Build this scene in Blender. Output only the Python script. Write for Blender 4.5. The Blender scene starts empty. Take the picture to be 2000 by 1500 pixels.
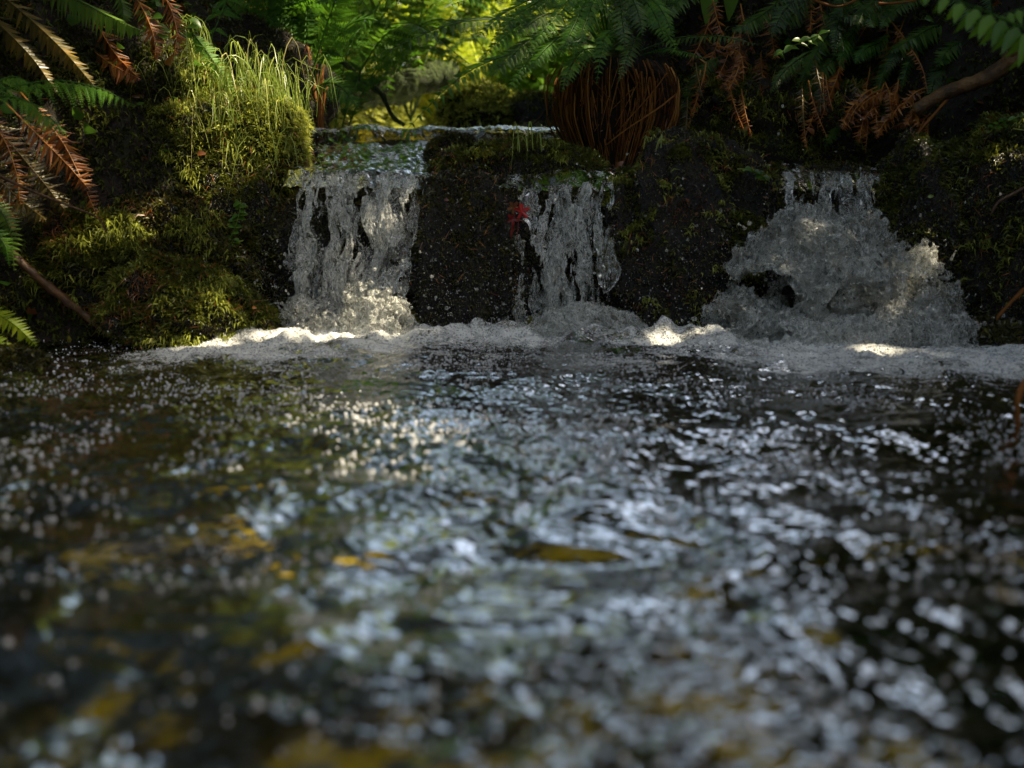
import bpy, math, random
import numpy as np
from mathutils import Vector
S = bpy.context.scene
COL = S.collection
R = math.radians
rng = np.random.default_rng(7)
random.seed(7)

# ------------------------------------------------------------------ camera
CAM_H, PITCH, LENS = 0.30, R(11.6), 28.0
FPX = LENS / 36.0 * 2000.0
cd = bpy.data.cameras.new('camera'); cam = bpy.data.objects.new('camera', cd); COL.objects.link(cam)
cam.location = (0, 0, CAM_H); cam.rotation_euler = (R(90) - PITCH, 0, 0)
cd.lens = LENS; cd.sensor_width = 36; cd.clip_start = 0.02; cd.clip_end = 200
cd.dof.use_dof = True; cd.dof.focus_distance = 2.2; cd.dof.aperture_fstop = 2.2
S.camera = cam
# ------------------------------------------------------------------ sky and sun
SUN_EL, SUN_AZ = R(53), R(97)          # azimuth measured from +Y towards +X
SUN = np.array([math.sin(SUN_AZ) * math.cos(SUN_EL), math.cos(SUN_AZ) * math.cos(SUN_EL), math.sin(SUN_EL)])
w = bpy.data.worlds.new('World'); S.world = w; w.use_nodes = True
nt = w.node_tree; nt.nodes.clear()
sky = nt.nodes.new('ShaderNodeTexSky'); sky.sky_type = 'NISHITA'; sky.sun_disc = False
sky.sun_elevation = SUN_EL; sky.sun_rotation = SUN_AZ; sky.air_density = 1.0; sky.dust_density = 3.0
bg = nt.nodes.new('ShaderNodeBackground'); bg.inputs[1].default_value = 0.15
wo = nt.nodes.new('ShaderNodeOutputWorld')
nt.links.new(sky.outputs[0], bg.inputs[0]); nt.links.new(bg.outputs[0], wo.inputs[0])
sd = bpy.data.lights.new('sun', 'SUN'); sd.energy = 4.6; sd.angle = R(0.53); sd.color = (1, .93, .82)
so = bpy.data.objects.new('sun', sd); COL.objects.link(so)
so.rotation_euler = Vector(SUN).to_track_quat('Z', 'Y').to_euler()
S.view_settings.view_transform = 'Standard'; S.view_settings.look = 'None'
S.view_settings.exposure = 1.62; S.view_settings.gamma = 1.0
S.view_settings.use_white_balance = True; S.view_settings.white_balance_temperature = 8200; S.view_settings.white_balance_tint = 4
S.render.engine = 'CYCLES'
S.cycles.max_bounces = 10; S.cycles.transparent_max_bounces = 24; S.cycles.transmission_bounces = 8
S.cycles.diffuse_bounces = 3; S.cycles.glossy_bounces = 3
S.cycles.use_denoising = True; S.cycles.sample_clamp_indirect = 4.0

# ------------------------------------------------------------------ helpers: projection, noise, meshes
def ray(px, py):
    dx, dy = (px - 1000) / FPX, -(py - 750) / FPX
    c, s = math.cos(PITCH), math.sin(PITCH)
    return np.array([dx, c + dy * s, -s + dy * c])
def at(px, py, Y):
    d = ray(px, py); return np.array([0, 0, CAM_H]) + d * (Y / d[1])
def vec(a): return np.asarray(a, float)
def nrm(a): return a / np.maximum(np.linalg.norm(a, axis=-1, keepdims=True), 1e-9)
def sstep(a, b, x):
    t = np.clip((x - a) / (b - a), 0, 1); return t * t * (3 - 2 * t)

_perm = np.random.default_rng(3).permutation(256); _perm = np.concatenate([_perm, _perm, _perm])
_g = nrm(np.random.default_rng(4).normal(size=(256, 3))).astype(np.float32)
def perlin(P):
    P = np.asarray(P, np.float32); i = np.floor(P).astype(np.int32); f = P - i; i &= 255
    u = f * f * f * (f * (f * 6 - 15) + 10)
    out = 0
    for a in (0, 1):
        wx = u[..., 0] if a else 1 - u[..., 0]
        pa = _perm[i[..., 0] + a]
        for b in (0, 1):
            wy = u[..., 1] if b else 1 - u[..., 1]
            pb = _perm[pa + i[..., 1] + b]
            for c in (0, 1):
                wz = u[..., 2] if c else 1 - u[..., 2]
                g = _g[_perm[pb + i[..., 2] + c]]
                d = g[..., 0] * (f[..., 0] - a) + g[..., 1] * (f[..., 1] - b) + g[..., 2] * (f[..., 2] - c)
                out = out + wx * wy * wz * d
    return out
def fbm(P, o=4, g=.5):
    P = np.asarray(P, np.float32); s = 0; a = 1
    for k in range(o): s = s + a * perlin(P * (2.03 ** k) + 17.3 * k); a *= g
    return s
def ridged(P, o=3, g=.55):
    P = np.asarray(P, np.float32); s = 0; a = 1; t = 0
    for k in range(o): s = s + a * (1 - 2.2 * np.abs(perlin(P * (2.03 ** k) + 9.7 * k))); t += a; a *= g
    return s / t

class MB:
    def __init__(s): s.v = []; s.f = []; s.t = []; s.n = 0
    def add(s, V, F, tint=.5):
        V = np.asarray(V, float).reshape(-1, 3)
        s.v.append(V)
        for f in (F if isinstance(F, (list, tuple)) else [F]):
            if len(f): s.f.append(np.asarray(f, np.int64) + s.n)
        s.t.append(np.broadcast_to(np.asarray(tint, float), (len(V),)).copy()); s.n += len(V)
    def build(s, name, mat, parent=None, smooth=True, attrs=None):
        V = np.concatenate(s.v).astype(np.float32); T = np.concatenate(s.t).astype(np.float32)
        me = bpy.data.meshes.new(name)
        me.vertices.add(len(V)); me.vertices.foreach_set('co', V.ravel())
        li = np.concatenate([f.ravel() for f in s.f]).astype(np.int32)
        lt = np.concatenate([np.full(len(f), f.shape[1]) for f in s.f]).astype(np.int32)
        me.loops.add(len(li)); me.loops.foreach_set('vertex_index', li)
        me.polygons.add(len(lt)); me.polygons.foreach_set('loop_start', np.concatenate([[0], np.cumsum(lt)[:-1]]).astype(np.int32))
        me.polygons.foreach_set('loop_total', lt)
        me.polygons.foreach_set('use_smooth', np.full(len(lt), smooth))
        at_ = me.attributes.new('tint', 'FLOAT', 'POINT'); at_.data.foreach_set('value', T)
        for k, a in (attrs or {}).items():
            q = me.attributes.new(k, 'FLOAT', 'POINT'); q.data.foreach_set('value', np.asarray(a, np.float32).ravel())
        me.update(calc_edges=True); me.validate()
        me.materials.append(mat)
        o = bpy.data.objects.new(name, me); COL.objects.link(o)
        if parent is not None: o.parent = parent
        return o

def tag(o, label, cat, group=None, kind=None):
    o['label'] = label; o['category'] = cat
    if group: o['group'] = group
    if kind: o['kind'] = kind
    return o
def thing(name, label, cat, group=None, kind=None):
    o = bpy.data.objects.new(name, None); COL.objects.link(o); o.empty_display_size = .05
    return tag(o, label, cat, group, kind)
def stuff(o, label, cat=None):
    o['kind'] = 'stuff'; o['label'] = label
    if cat: o['category'] = cat
    return o

def gridfaces(n, m):
    i = np.arange(n - 1)[:, None] * m + np.arange(m - 1)[None, :]
    return np.stack([i, i + m, i + m + 1, i + 1], -1).reshape(-1, 4)
def bez(pts, n):
    P = [vec(p) for p in pts]; t = np.linspace(0, 1, n)[:, None]
    if len(P) == 2: return P[0] * (1 - t) + P[1] * t
    if len(P) == 3:
        c = 2 * P[1] - .5 * (P[0] + P[2]); return P[0] * (1 - t) ** 2 + 2 * c * t * (1 - t) + P[2] * t * t
    out = []; Q = [2 * P[0] - P[1]] + P + [2 * P[-1] - P[-2]]; k = len(P) - 1
    for tt in np.linspace(0, k, n):
        i = min(int(tt), k - 1); u = tt - i; a, b, c, d = Q[i:i + 4]
        out.append(.5 * (2 * b + (c - a) * u + (2 * a - 5 * b + 4 * c - d) * u * u + (3 * b - a - 3 * c + d) * u ** 3))
    return np.array(out)
def tangents(C): return nrm(np.gradient(C, axis=0))
def tube(mb, C, r, sides=6, tint=.5, rough=0, seed=0):
    C = vec(C); n = len(C); r = np.broadcast_to(r, (n,)); T = tangents(C)
    up = np.array([0, 0, 1.]) if abs(T[:, 2]).mean() < .8 else np.array([1., 0, 0])
    A = nrm(np.cross(T, up)); B = np.cross(A, T); th = np.linspace(0, 2 * math.pi, sides, endpoint=False)
    V = C[:, None] + r[:, None, None] * (np.cos(th)[None, :, None] * A[:, None] + np.sin(th)[None, :, None] * B[:, None])
    if rough:
        d = fbm(V * np.array([60, 60, 60.]) + seed, 3); V = V + (V - C[:, None]) * (d * rough)[..., None]
    i = np.arange(n - 1)[:, None] * sides; j = np.arange(sides)[None]; j2 = (j + 1) % sides
    F = np.stack([i + j, i + sides + j, i + sides + j2, i + j2], -1).reshape(-1, 4)
    mb.add(V.reshape(-1, 3), [F, np.arange(sides)[None], (n - 1) * sides + np.arange(sides)[None, ::-1]], tint)
def leaves(mb, B, D, Nn, L, W, tint, fold=.25, shape='kite'):
    """many small leaves: base B, direction D, normal Nn, length L, half width W"""
    B, D, Nn = np.atleast_2d(B), nrm(np.atleast_2d(D)), np.atleast_2d(Nn)
    n = len(B); Sd = nrm(np.cross(D, Nn)); N2 = np.cross(Sd, D)
    L = np.broadcast_to(L, (n,))[:, None]; W = np.broadcast_to(W, (n,))[:, None]
    tint = np.broadcast_to(tint, (n,))
    if shape == 'kite':
        V = np.stack([B, B + D * L * .4 + Sd * W - N2 * W * fold, B + D * L - N2 * L * .08, B + D * L * .4 - Sd * W - N2 * W * fold], 1)
        i = np.arange(n)[:, None] * 4
        F = np.concatenate([i + np.array([[0, 1, 2]]), i + np.array([[0, 2, 3]])]); k = 4
    else:
        V = np.stack([B, B + D * L * .14 + Sd * W * .95 - N2 * W * fold, B + D * L * .55 + Sd * W * .62 - N2 * (W * fold + L * .03),
                      B + D * L - N2 * L * .12, B + D * L * .55 - Sd * W * .62 - N2 * (W * fold + L * .03), B + D * L * .14 - Sd * W * .95 - N2 * W * fold,
                      B + D * L * .5 - N2 * L * .03], 1)
        i = np.arange(n)[:, None] * 7
        F = np.concatenate([i + np.array([q]) for q in ([0, 1, 6], [1, 2, 6], [2, 3, 6], [3, 4, 6], [4, 5, 6], [5, 0, 6])]); k = 7
    mb.add(V.reshape(-1, 3), [F], np.repeat(tint, k))

def surface_nets(f, org, h):
    s = f > 0; nx, ny, nz = f.shape
    cs = [(a, b, c) for a in (0, 1) for b in (0, 1) for c in (0, 1)]
    cnt = sum(s[a:nx - 1 + a, b:ny - 1 + b, c:nz - 1 + c].astype(np.int8) for a, b, c in cs)
    act = (cnt > 0) & (cnt < 8); idx = np.argwhere(act)
    vid = np.full(act.shape, -1, np.int64); vid[act] = np.arange(len(idx))
    acc = np.zeros((len(idx), 3)); num = np.zeros(len(idx))
    val = {c: f[idx[:, 0] + c[0], idx[:, 1] + c[1], idx[:, 2] + c[2]] for c in cs}
    for a in cs:
        for ax in range(3):
            if a[ax] == 0:
                b = list(a); b[ax] = 1; b = tuple(b); va, vb = val[a], val[b]
                m = (va > 0) != (vb > 0); t = np.where(m, va / np.where(m, va - vb, 1), 0)
                p = np.tile(np.array(a, float), (len(idx), 1)); p[:, ax] += t
                acc += p * m[:, None]; num += m
    V = (idx + acc / num[:, None]) * h + org
    F = []
    for ax in range(3):
        o1, o2 = [(1, 2), (2, 0), (0, 1)][ax]
        sl0 = [slice(None)] * 3; sl1 = [slice(None)] * 3
        sl0[ax] = slice(0, -1); sl1[ax] = slice(1, None)
        c = s[tuple(sl0)] != s[tuple(sl1)]
        e = np.argwhere(c); n = np.array(f.shape)
        ok = (e[:, o1] > 0) & (e[:, o2] > 0) & (e[:, o1] < n[o1] - 1) & (e[:, o2] < n[o2] - 1)
        e = e[ok]; flip = s[tuple(e.T)]
        q = []
        for d1, d2 in ((1, 1), (0, 1), (0, 0), (1, 0)):
            x = e.copy(); x[:, o1] -= d1; x[:, o2] -= d2; q.append(vid[tuple(x.T)])
        q = np.stack(q, -1); q = np.where(flip[:, None], q, q[:, ::-1]); F.append(q)
    F = np.concatenate(F); F = F[(F >= 0).all(1)]
    return V, F

# ------------------------------------------------------------------ materials
def newmat(name):
    m = bpy.data.materials.new(name); m.use_nodes = True; n = m.node_tree; n.nodes.clear()
    o = n.nodes.new('ShaderNodeOutputMaterial'); return m, n, o
def N(n, t, **kw):
    x = n.nodes.new('ShaderNode' + t)
    for k, v in kw.items():
        if k.startswith('i_'): x.inputs[k[2:].replace('_', ' ')].default_value = v
        else: setattr(x, k, v)
    return x
def L(n, a, b): n.links.new(a, b)
def ramp(n, src, stops):
    r = N(n, 'ValToRGB'); e = r.color_ramp.elements
    while len(e) < len(stops): e.new(.5)
    for k, (p, c) in enumerate(stops):
        e[k].position = p; e[k].color = tuple(c) + (1,) if len(c) == 3 else c
    L(n, src, r.inputs[0]); return r.outputs[0]
def objco(n): return N(n, 'TexCoord').outputs['Object']
def noise(n, scale, detail=4, co=None, rough=.55, dist=0):
    x = N(n, 'TexNoise'); x.inputs['Scale'].default_value = scale; x.inputs['Detail'].default_value = detail
    x.inputs['Roughness'].default_value = rough; x.inputs['Distortion'].default_value = dist
    L(n, co or objco(n), x.inputs['Vector']); return x.outputs[0]
def math_(n, op, a, b=None, clamp=False):
    x = N(n, 'Math', operation=op, use_clamp=clamp)
    for i, v in enumerate((a, b)):
        if v is None: continue
        if hasattr(v, 'is_linked'): L(n, v, x.inputs[i])
        else: x.inputs[i].default_value = v
    return x.outputs[0]

def leafmat(name, stops, transl=.35, rough=.45, spec=.4, patch=0.0, patchcol=(.2, .1, .03)):
    m, n, o = newmat(name)
    a = N(n, 'Attribute', attribute_name='tint')
    col = ramp(n, a.outputs['Fac'], stops)
    if patch:
        mx = N(n, 'MixRGB'); mx.inputs[2].default_value = patchcol + (1,)
        L(n, ramp(n, noise(n, 14, 3), [(.62 - patch * .2, (0, 0, 0)), (.72 - patch * .2, (1, 1, 1))]), mx.inputs[0]); L(n, col, mx.inputs[1]); col = mx.outputs[0]
    p = N(n, 'BsdfPrincipled'); L(n, col, p.inputs['Base Color']); p.inputs['Roughness'].default_value = rough
    p.inputs['Specular IOR Level'].default_value = spec
    if transl:
        t = N(n, 'BsdfTranslucent'); hs = N(n, 'HueSaturation'); hs.inputs['Value'].default_value = 1.7; hs.inputs['Hue'].default_value = .49
        L(n, col, hs.inputs['Color']); L(n, hs.outputs[0], t.inputs[0])
        mx = N(n, 'MixShader'); mx.inputs[0].default_value = transl
        L(n, p.outputs[0], mx.inputs[1]); L(n, t.outputs[0], mx.inputs[2]); L(n, mx.outputs[0], o.inputs[0])
    else: L(n, p.outputs[0], o.inputs[0])
    return m
def roughmat(name, stops, scale=8, rough=.6, bump=.5, bscale=80, bdist=.01, spec=.4, stretch=None):
    m, n, o = newmat(name); co = objco(n)
    if stretch:
        mp = N(n, 'Mapping'); mp.inputs['Scale'].default_value = stretch; L(n, co, mp.inputs[0]); co = mp.outputs[0]
    p = N(n, 'BsdfPrincipled'); L(n, ramp(n, noise(n, scale, 6, co), stops), p.inputs['Base Color'])
    p.inputs['Roughness'].default_value = rough; p.inputs['Specular IOR Level'].default_value = spec
    b = N(n, 'Bump'); b.inputs['Strength'].default_value = bump; b.inputs['Distance'].default_value = bdist
    L(n, noise(n, bscale, 5, co, .65), b.inputs['Height']); L(n, b.outputs[0], p.inputs['Normal'])
    L(n, p.outputs[0], o.inputs[0]); return m

M = {}
M['soil'] = roughmat('bank_soil', [(.3, (.003, .002, .001)), (.5, (.011, .006, .003)), (.62, (.009, .012, .003)), (.75, (.025, .013, .005))], 14, .9, .8, 60, .02)
M['bed'] = roughmat('stream_bed', [(.40, (.006, .006, .003)), (.48, (.03, .027, .006)), (.54, (.24, .215, .025)), (.63, (.36, .32, .04)), (.75, (.12, .12, .02))], 6.5, .8, .8, 60, .02, .2)
M['wetrock'] = roughmat('wet_rock', [(.3, (.003, .003, .002)), (.5, (.010, .008, .005)), (.65, (.022, .016, .009)), (.8, (.014, .018, .006))], 22, .2, 1.0, 120, .014, .6)
M['moss'] = leafmat('moss_green', [(0, (.014, .017, .003)), (.35, (.055, .066, .008)), (.7, (.125, .14, .016)), (1, (.24, .22, .04))], .3, .5, .3)
M['moss_dark'] = leafmat('moss_dark', [(0, (.008, .007, .003)), (.45, (.045, .043, .008)), (.75, (.11, .10, .016)), (1, (.26, .15, .035))], .15, .35, .5)
M['moss_lime'] = leafmat('moss_lime', [(0, (.05, .06, .008)), (.5, (.25, .28, .045)), (1, (.5, .5, .14))], .4, .5, .3)  # second moss species, paled to put the sunlit highlight in its colour
M['grass'] = leafmat('grass_blade', [(0, (.07, .11, .012)), (.5, (.2, .28, .05)), (.85, (.38, .42, .13)), (1, (.48, .38, .18))], .4, .35, .5)  # blades paled so the hummock's sunlit highlight sits in the colour
M['fern'] = leafmat('fern_green', [(0, (.022, .07, .008)), (.5, (.05, .15, .014)), (1, (.1, .23, .02))], .45, .5, .3)
M['fern_dark'] = leafmat('fern_dark', [(0, (.018, .045, .007)), (.5, (.045, .095, .012)), (1, (.09, .16, .02))], .35, .45, .4)
M['fern_sunlit'] = leafmat('fern_sunlit', [(0, (.1, .16, .01)), (.5, (.22, .3, .02)), (1, (.34, .4, .04))], .5, .4, .4)  # lighter yellow copy of the fern green, for sunlit fronds
M['fern_dead'] = leafmat('fern_dead', [(0, (.04, .013, .003)), (.45, (.17, .05, .009)), (.8, (.33, .11, .018)), (1, (.46, .21, .05))], .25, .42, .5)
M['fern_olive'] = leafmat('fern_olive', [(0, (.03, .026, .006)), (.5, (.08, .06, .011)), (1, (.18, .11, .022))], .3, .36, .6)
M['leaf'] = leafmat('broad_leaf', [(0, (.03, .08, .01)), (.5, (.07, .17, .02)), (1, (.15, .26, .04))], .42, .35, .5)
M['leaf_canopy'] = leafmat('canopy_leaf', [(0, (.014, .03, .004)), (.5, (.03, .06, .008)), (1, (.07, .10, .014))], .22, .6, .1)  # colour darkened so the crowns mirror dark in the pool and bounce little light
M['leaf_sunlit'] = leafmat('glade_leaf', [(0, (.14, .18, .02)), (.5, (.34, .38, .05)), (1, (.52, .52, .12))], .5, .45, .4)  # yellow brightened so the glade's sunlight is in the leaf colour
M['leaf_red'] = leafmat('red_leaf', [(0, (.14, .01, .006)), (.6, (.45, .012, .012)), (1, (.42, .06, .03))], .35, .35, .5, .5, (.09, .02, .01))
M['litter'] = leafmat('litter_leaf', [(0, (.05, .018, .005)), (.5, (.17, .055, .012)), (1, (.34, .13, .03))], .25, .4, .5)
M['stalk'] = leafmat('dry_stalk', [(0, (.04, .013, .004)), (.5, (.17, .062, .014)), (1, (.42, .2, .055))], 0, .7, .15)
M['bark'] = roughmat('bark', [(.3, (.03, .014, .006)), (.5, (.1, .048, .016)), (.7, (.2, .1, .035))], 30, .6, .8, 120, .006, .4, (1, 1, 1))
M['twig'] = roughmat('twig_bark', [(.3, (.02, .01, .005)), (.6, (.09, .04, .014)), (.8, (.16, .07, .02))], 40, .5, .6, 160, .004)
M['trunk'] = roughmat('trunk_bark', [(.3, (.02, .016, .01)), (.6, (.06, .045, .03)), (.8, (.03, .05, .015))], 6, .8, 1, 20, .05)
M['mossy_bark'] = roughmat('mossy_bark', [(.3, (.012, .012, .004)), (.5, (.035, .06, .01)), (.7, (.08, .11, .02))], 25, .8, 1, 60, .03)
M['root'] = roughmat('root_mass', [(.3, (.004, .002, .001)), (.6, (.02, .008, .003)), (.8, (.05, .018, .005))], 40, .8, 1, 120, .02)

def foam_shader(n, bscale=260, col=(.84, .84, .81)):
    p = N(n, 'BsdfPrincipled'); p.inputs['Base Color'].default_value = col + (1,); p.inputs['Roughness'].default_value = .3
    p.inputs['Specular IOR Level'].default_value = .45
    v = N(n, 'TexVoronoi'); v.inputs['Scale'].default_value = bscale; L(n, objco(n), v.inputs['Vector'])
    h = math_(n, 'SUBTRACT', 1.0, v.outputs['Distance'])
    h = math_(n, 'ADD', h, math_(n, 'MULTIPLY', noise(n, 55, 5, None, .7), 2.2))
    b = N(n, 'Bump'); b.inputs['Strength'].default_value = .8; b.inputs['Distance'].default_value = .004
    L(n, h, b.inputs['Height']); L(n, b.outputs[0], p.inputs['Normal'])
    return p.outputs[0]
def clear_shader(n, tint=(.8, .74, .55), bump=None, rough=.02, ior=1.33):
    fr = N(n, 'Fresnel'); fr.inputs[0].default_value = ior
    g = N(n, 'BsdfGlossy'); g.inputs['Roughness'].default_value = rough
    t = N(n, 'BsdfTransparent'); t.inputs[0].default_value = tint + (1,)
    if bump is not None:
        L(n, bump, fr.inputs['Normal']); L(n, bump, g.inputs['Normal'])
    mx = N(n, 'MixShader'); L(n, fr.outputs[0], mx.inputs[0]); L(n, t.outputs[0], mx.inputs[1]); L(n, g.outputs[0], mx.inputs[2])
    return mx.outputs[0]
def water_mat():
    m, n, o = newmat('stream_water'); co = objco(n)
    b = N(n, 'Bump'); b.inputs['Strength'].default_value = .25; b.inputs['Distance'].default_value = .003
    L(n, noise(n, 85, 3, co, .5, .6), b.inputs['Height'])
    clear = clear_shader(n, (.86, .78, .55), b.outputs[0], .03)
    a = N(n, 'Attribute', attribute_name='foam').outputs['Fac']
    lace = noise(n, 38, 6, co, .7, .8); fine = noise(n, 210, 3, co, .7)
    k = math_(n, 'ADD', math_(n, 'MULTIPLY', lace, 1.6), math_(n, 'MULTIPLY', fine, 1.2))
    k = math_(n, 'ADD', math_(n, 'MULTIPLY', a, .75), math_(n, 'SUBTRACT', k, 1.80))
    k = math_(n, 'MULTIPLY', k, 2.4, True)
    k = math_(n, 'MULTIPLY', k, .9)
    mx = N(n, 'MixShader'); L(n, k, mx.inputs[0]); L(n, clear, mx.inputs[1]); L(n, foam_shader(n), mx.inputs[2])
    L(n, mx.outputs[0], o.inputs[0]); return m
def fall_mat(name, white=.45, fw=.014):
    m, n, o = newmat(name); co = objco(n)
    g = N(n, 'BsdfGlass'); g.inputs['IOR'].default_value = 1.33; g.inputs['Roughness'].default_value = .03
    g.inputs[0].default_value = (.97, .98, .97, 1)
    d = N(n, 'BsdfDiffuse'); d.inputs[0].default_value = (.78, .78, .74, 1)
    t = N(n, 'BsdfTranslucent'); t.inputs[0].default_value = (.8, .8, .76, 1)
    w1 = N(n, 'MixShader'); w1.inputs[0].default_value = .4; L(n, d.outputs[0], w1.inputs[1]); L(n, t.outputs[0], w1.inputs[2])
    mp = N(n, 'Mapping'); mp.inputs['Scale'].default_value = (1, 1, .36); L(n, co, mp.inputs[0])
    def fil(sc, wd, dist):                     # thin curling strands of aerated water
        a_ = math_(n, 'ABSOLUTE', math_(n, 'SUBTRACT', noise(n, sc, 3, mp.outputs[0], .6, dist), .5))
        return math_(n, 'SUBTRACT', 1.0, math_(n, 'MULTIPLY', a_, 1 / wd), True)
    k = noise(n, 46, 8, mp.outputs[0], .78, 1.6)
    k = math_(n, 'MULTIPLY', math_(n, 'ADD', k, white - .95), 7.0, True)
    k = math_(n, 'MAXIMUM', k, math_(n, 'MAXIMUM', fil(26, fw, 1.5), fil(60, fw * 1.2, 1.0)))
    k = math_(n, 'MULTIPLY', k, .9)
    b = N(n, 'Bump'); b.inputs['Strength'].default_value = .3; b.inputs['Distance'].default_value = .004
    L(n, noise(n, 150, 4, mp.outputs[0], .7, .5), b.inputs['Height']); L(n, b.outputs[0], g.inputs['Normal']); L(n, b.outputs[0], d.inputs['Normal'])
    mx = N(n, 'MixShader'); L(n, k, mx.inputs[0]); L(n, g.outputs[0], mx.inputs[1]); L(n, w1.outputs[0], mx.inputs[2])
    L(n, mx.outputs[0], o.inputs[0]); return m
M['water'] = water_mat()
M['fall'] = fall_mat('falling_water', .33, .010)
M['splash'] = fall_mat('splash_water', .435, .011)
M['froth'] = fall_mat('froth_water', .56, .02)
M['strand'] = fall_mat('strand_water', .44, .02)
def bubble_mat():
    m, n, o = newmat('bubble_film')
    fr = N(n, 'Fresnel'); fr.inputs[0].default_value = 1.7
    g = N(n, 'BsdfGlossy'); g.inputs['Roughness'].default_value = .05
    d = N(n, 'BsdfDiffuse'); d.inputs[0].default_value = (.75, .77, .8, 1)
    t = N(n, 'BsdfTransparent'); t.inputs[0].default_value = (.9, .9, .88, 1)
    a = N(n, 'MixShader'); a.inputs[0].default_value = .5; L(n, t.outputs[0], a.inputs[1]); L(n, d.outputs[0], a.inputs[2])
    mx = N(n, 'MixShader'); L(n, fr.outputs[0], mx.inputs[0]); L(n, a.outputs[0], mx.inputs[1]); L(n, g.outputs[0], mx.inputs[2])
    L(n, mx.outputs[0], o.inputs[0]); return m
M['bubble'] = bubble_mat()

# ------------------------------------------------------------------ terrain
def itp(x, xs, ys): return np.interp(x, xs, ys)
YS = [-6, 0, 1.9, 2.15, 2.4, 2.62, 2.77, 2.81, 3.05, 6, 10, 30]
ZB = [-.16, -.14, -.14, -.02, .33, .41, .485, .55, .575, .66, 1.1, 3.2]
def xl(y): return itp(y, [0, 1.2, 1.9, 2.2, 2.5, 3, 4, 6, 12], [-1.75, -1.5, -1.22, -.80, -.72, -.85, -.75, -.6, -.4])
def xr(y): return itp(y, [0, 1.2, 2.0, 2.4, 2.65, 2.95, 4, 6, 12], [1.9, 1.75, 1.5, 1.3, .95, .25, .3, .5, .7])
def ground(x, y):
    z = itp(y, YS, ZB)
    d = np.maximum(0, xl(y) - x); e = np.maximum(0, x - xr(y))
    z = z + np.where(y > 2.2, .75, .68) * (1 - np.exp(-d * 3.2)) + .28 * d
    z = z + .95 * (1 - np.exp(-e * 2.6)) + .3 * e
    P = np.stack([x, y, 0 * x], -1)
    return z + .05 * fbm(P * 2.6, 4) * (1 + 2 * np.minimum(d + e, 1)) + .012 * fbm(P * 14, 3)
def axis(lo, hi, a, b, fine, coarse):
    return np.unique(np.concatenate([np.arange(lo, a, coarse), np.arange(a, b, fine), np.arange(b, hi + coarse, coarse)]))
gx = axis(-24, 24, -2.2, 2.2, .025, .3); gy = axis(-10, 34, -.2, 5, .025, .3)
GX, GY = np.meshgrid(gx, gy, indexing='ij'); GZ = ground(GX, GY)
mb = MB(); Fg = gridfaces(len(gx), len(gy)); Vg = np.stack([GX, GY, GZ], -1).reshape(-1, 3)
bedmask = ((Vg[:, 0] > xl(Vg[:, 1]) - .05) & (Vg[:, 0] < xr(Vg[:, 1]) + .05) & (Vg[:, 1] < 2.2))
fb = bedmask[Fg].all(1)
mb.add(Vg, [Fg[~fb][:, ::-1]]); terrain = mb.build('ground', M['soil']); terrain['kind'] = 'structure'
mb = MB(); mb.add(Vg, [Fg[fb][:, ::-1]]); bed = mb.build('stream_bed', M['bed']); bed['kind'] = 'structure'

# ------------------------------------------------------------------ pool water
FALLS = [(690, 640, 2.10, .20), (1100, 640, 2.10, .15), (1600, 640, 2.02, .27)]
src = [(at(620, 640, 2.1), .16), (at(720, 640, 2.06), .19), (at(840, 655, 2.03), .12), (at(1060, 650, 2.05), .13), (at(1160, 650, 2.05), .11),
       (at(1320, 668, 1.95), .11), (at(1480, 665, 1.95), .17), (at(1620, 665, 1.9), .22), (at(1760, 690, 1.82), .20), (at(1560, 720, 1.68), .13),
       (at(520, 680, 1.95), .12), (at(960, 665, 2.0), .12), (at(1240, 662, 2.0), .10), (at(1880, 720, 1.68), .14), (at(420, 700, 1.78), .10),
       (at(1700, 705, 1.72), .25), (at(1900, 715, 1.68), .2), (at(1480, 700, 1.75), .14), (at(560, 700, 1.78), .14), (at(330, 705, 1.72), .1), (at(760, 690, 1.82), .14), (at(1990, 705, 1.75), .16)]
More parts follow.
